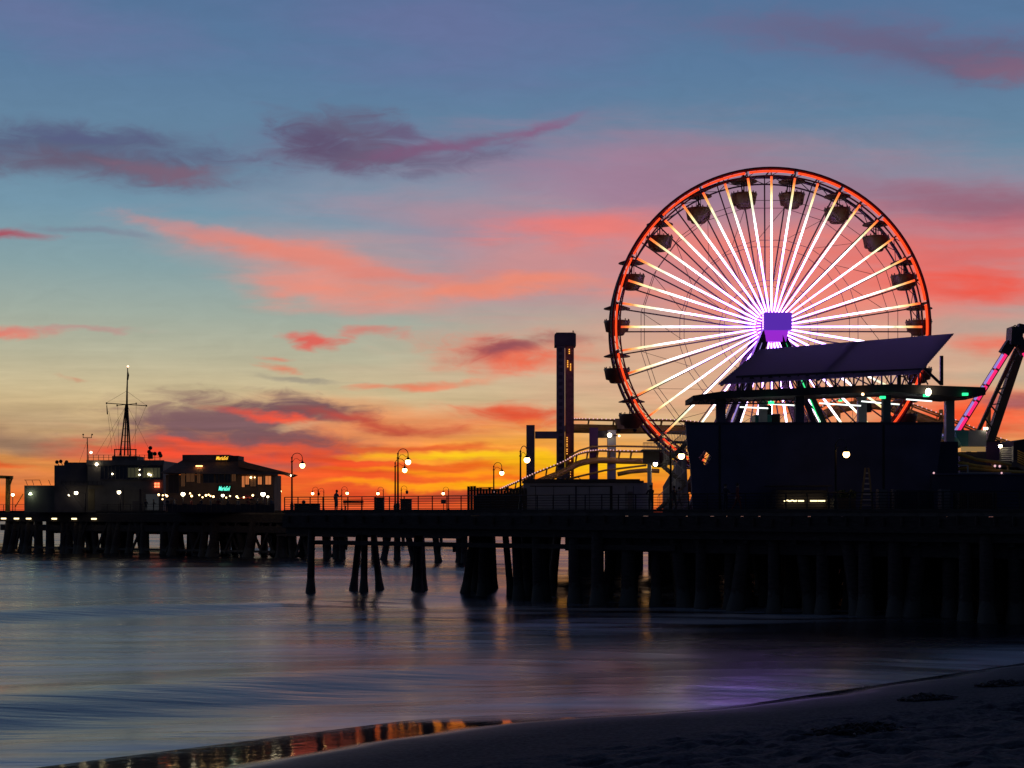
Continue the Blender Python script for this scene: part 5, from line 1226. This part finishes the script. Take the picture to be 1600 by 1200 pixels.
rs.part('eave_lamp', MB().ball(P(455, 743, YB - .8), .13, 8), BULBW); rs.part('roof_light', MB().pbox(306, 316, 727.3, 729, YB + .1, .15), emi('roof_uplight', (1, .42, .12), 6))
for a, b, c, d, m in ((264, 279, 741, 770, DARKW), (283, 289, 739, 760, WIND), (291, 304, 738, 753, WIND), (308, 313, 738, 755, WIND), (318, 334, 740, 754, GLASS), (337, 341, 740, 754, GLASS), (343, 350, 740, 754, GLASS), (352, 360, 740, 754, GLASS), (362, 368.5, 741, 752, WIND),
                      (378, 382, 744, 761, WINW), (383.5, 389, 744, 757, WINW), (391, 400, 743, 760, WIND), (403, 409, 745, 757, WINW), (411, 413, 743, 758, WIND), (414.5, 423.5, 744, 757, WINW)):
    w = rs.part('window', MB().pbox(a, b, c, d, YB - .08, .06), m)
    mb = MB(); mb.pbox(a - .6, a, c - .4, d + .4, YB - .12, .1); mb.pbox(b, b + .6, c - .4, d + .4, YB - .12, .1); mb.pbox(a, b, d, d + .7, YB - .14, .12); mb.pbox((a + b) / 2 - .2, (a + b) / 2 + .2, c, d, YB - .11, .028); rs.part('window_frame', mb, DARKST, w)
rs.part('ceiling_lamp', MB().ball(P(392, 746, YB - .25), .14, 8), BULBS); rs.part('ceiling_lamp', MB().ball(P(398, 746, YB - .25), .08, 8), BULBS)
mb = MB()
for px in (428, 414, 402): rs.part('post', MB().pbox(px - .5, px + .5, 742, 800, YB - 1.3, .15), DARKST)
def sign(name, label, txt, px, py, wpx, Y, m, back, extr=.03, sp=1.0):
    cu = bpy.data.curves.new('t', 'FONT'); cu.body = txt; cu.extrude = extr; cu.align_x = 'CENTER'; cu.align_y = 'CENTER'; cu.shear = .35; cu.offset = .012; cu.resolution_u = 3
    o = bpy.data.objects.new('t', cu); COL.objects.link(o); dg = bpy.context.evaluated_depsgraph_get(); me = bpy.data.meshes.new_from_object(o.evaluated_get(dg)); bpy.data.objects.remove(o)
    w = max(v_.co.x for v_ in me.vertices) - min(v_.co.x for v_ in me.vertices); s_ = wpx / F * Y / w; p = P(px, py, Y)
    t = Thing(name, label, 'sign', p); me.transform(Matrix.Rotation(R(90), 4, 'X') @ Matrix.Diagonal((s_, s_ * sp, s_, 1)))
    me.materials.clear(); me.materials.append(m); l = bpy.data.objects.new('lettering', me); COL.objects.link(l); l.parent = t.o
    hgt = wpx / F * Y * back; t.part('board', MB().box(p + Vector((0, .12, 0)), (wpx / F * Y * 1.12, .08, hgt)), DARKW)
sign('roof_sign', 'gold cursive neon shop sign on the restaurant parapet', 'MariaSol', 346.5, 716, 19, YB + 1.9, GOLDN, .42, sp=1.5)
sign('neon_sign', 'glowing teal shop sign between the restaurant storeys', 'MariaSol', 350, 763.5, 18, YB - .4, TEALN, .6, sp=1.9)
# festoon of bulbs along the patio
fs = Thing('string_lights', 'sagging string of warm bulbs across the restaurant patio', 'string lights', P(330, 800, 184))
pts = [(248, 773), (254.5, 774), (259, 773.5), (261, 775), (254, 780), (297, 771), (299.5, 775), (311.5, 773.5), (316.5, 777), (322, 774), (326, 773), (329, 775), (333.5, 776), (353.5, 777.5), (359.5, 775), (370, 776), (372, 778.5), (381, 777), (395, 774)]
ws = sorted(pts); fs.part('wire', MB().tube([P(a, b - .6, 184) for a, b in ws], .015, 4), BLACKM)
for i, (a, b) in enumerate(pts): fs.part('bulb', MB().ball(P(a, b, 184), .10 + .04 * (i % 3 == 0), 7), BULBS)
um = Thing('patio_umbrella', 'red patio umbrella right of the teal neon sign', 'umbrella', P(385, 800, 185)); um.part('canopy', MB().lathe(P(385, 779, 185), [(.95, 0), (.6, .25), (.05, .5)], 8, False), mat('red_cloth', (.4, .05, .03), .8)); um.part('pole', MB().tube([P(385, 800, 185), P(385, 779, 185)], .04, 6), STEEL)
for px, lb in ((268, 'dark patio umbrella by the harbour office corner'), (336, 'dark patio umbrella left of the teal sign'), (398, 'dark patio umbrella by the right-end lights')):
    um = Thing('patio_umbrella', lb, 'umbrella', P(px, 800, 186)); um.part('canopy', MB().lathe(P(px, 782, 186), [(.95, 0), (.6, .22), (.05, .4)], 8, False), DARKW); um.part('pole', MB().tube([P(px, 800, 186), P(px, 782, 186)], .04, 6), STEEL)
pt_ = Thing('patio_screen', 'low dark board screen around the restaurant patio', 'fence', P(345, 800, 180.5))
for i in range(22): pt_.part('panel', MB().pbox(262 + i * 7.6, 269.2 + i * 7.6, 787 + (i % 3), 800.5, 180.5, .08), DARKW)
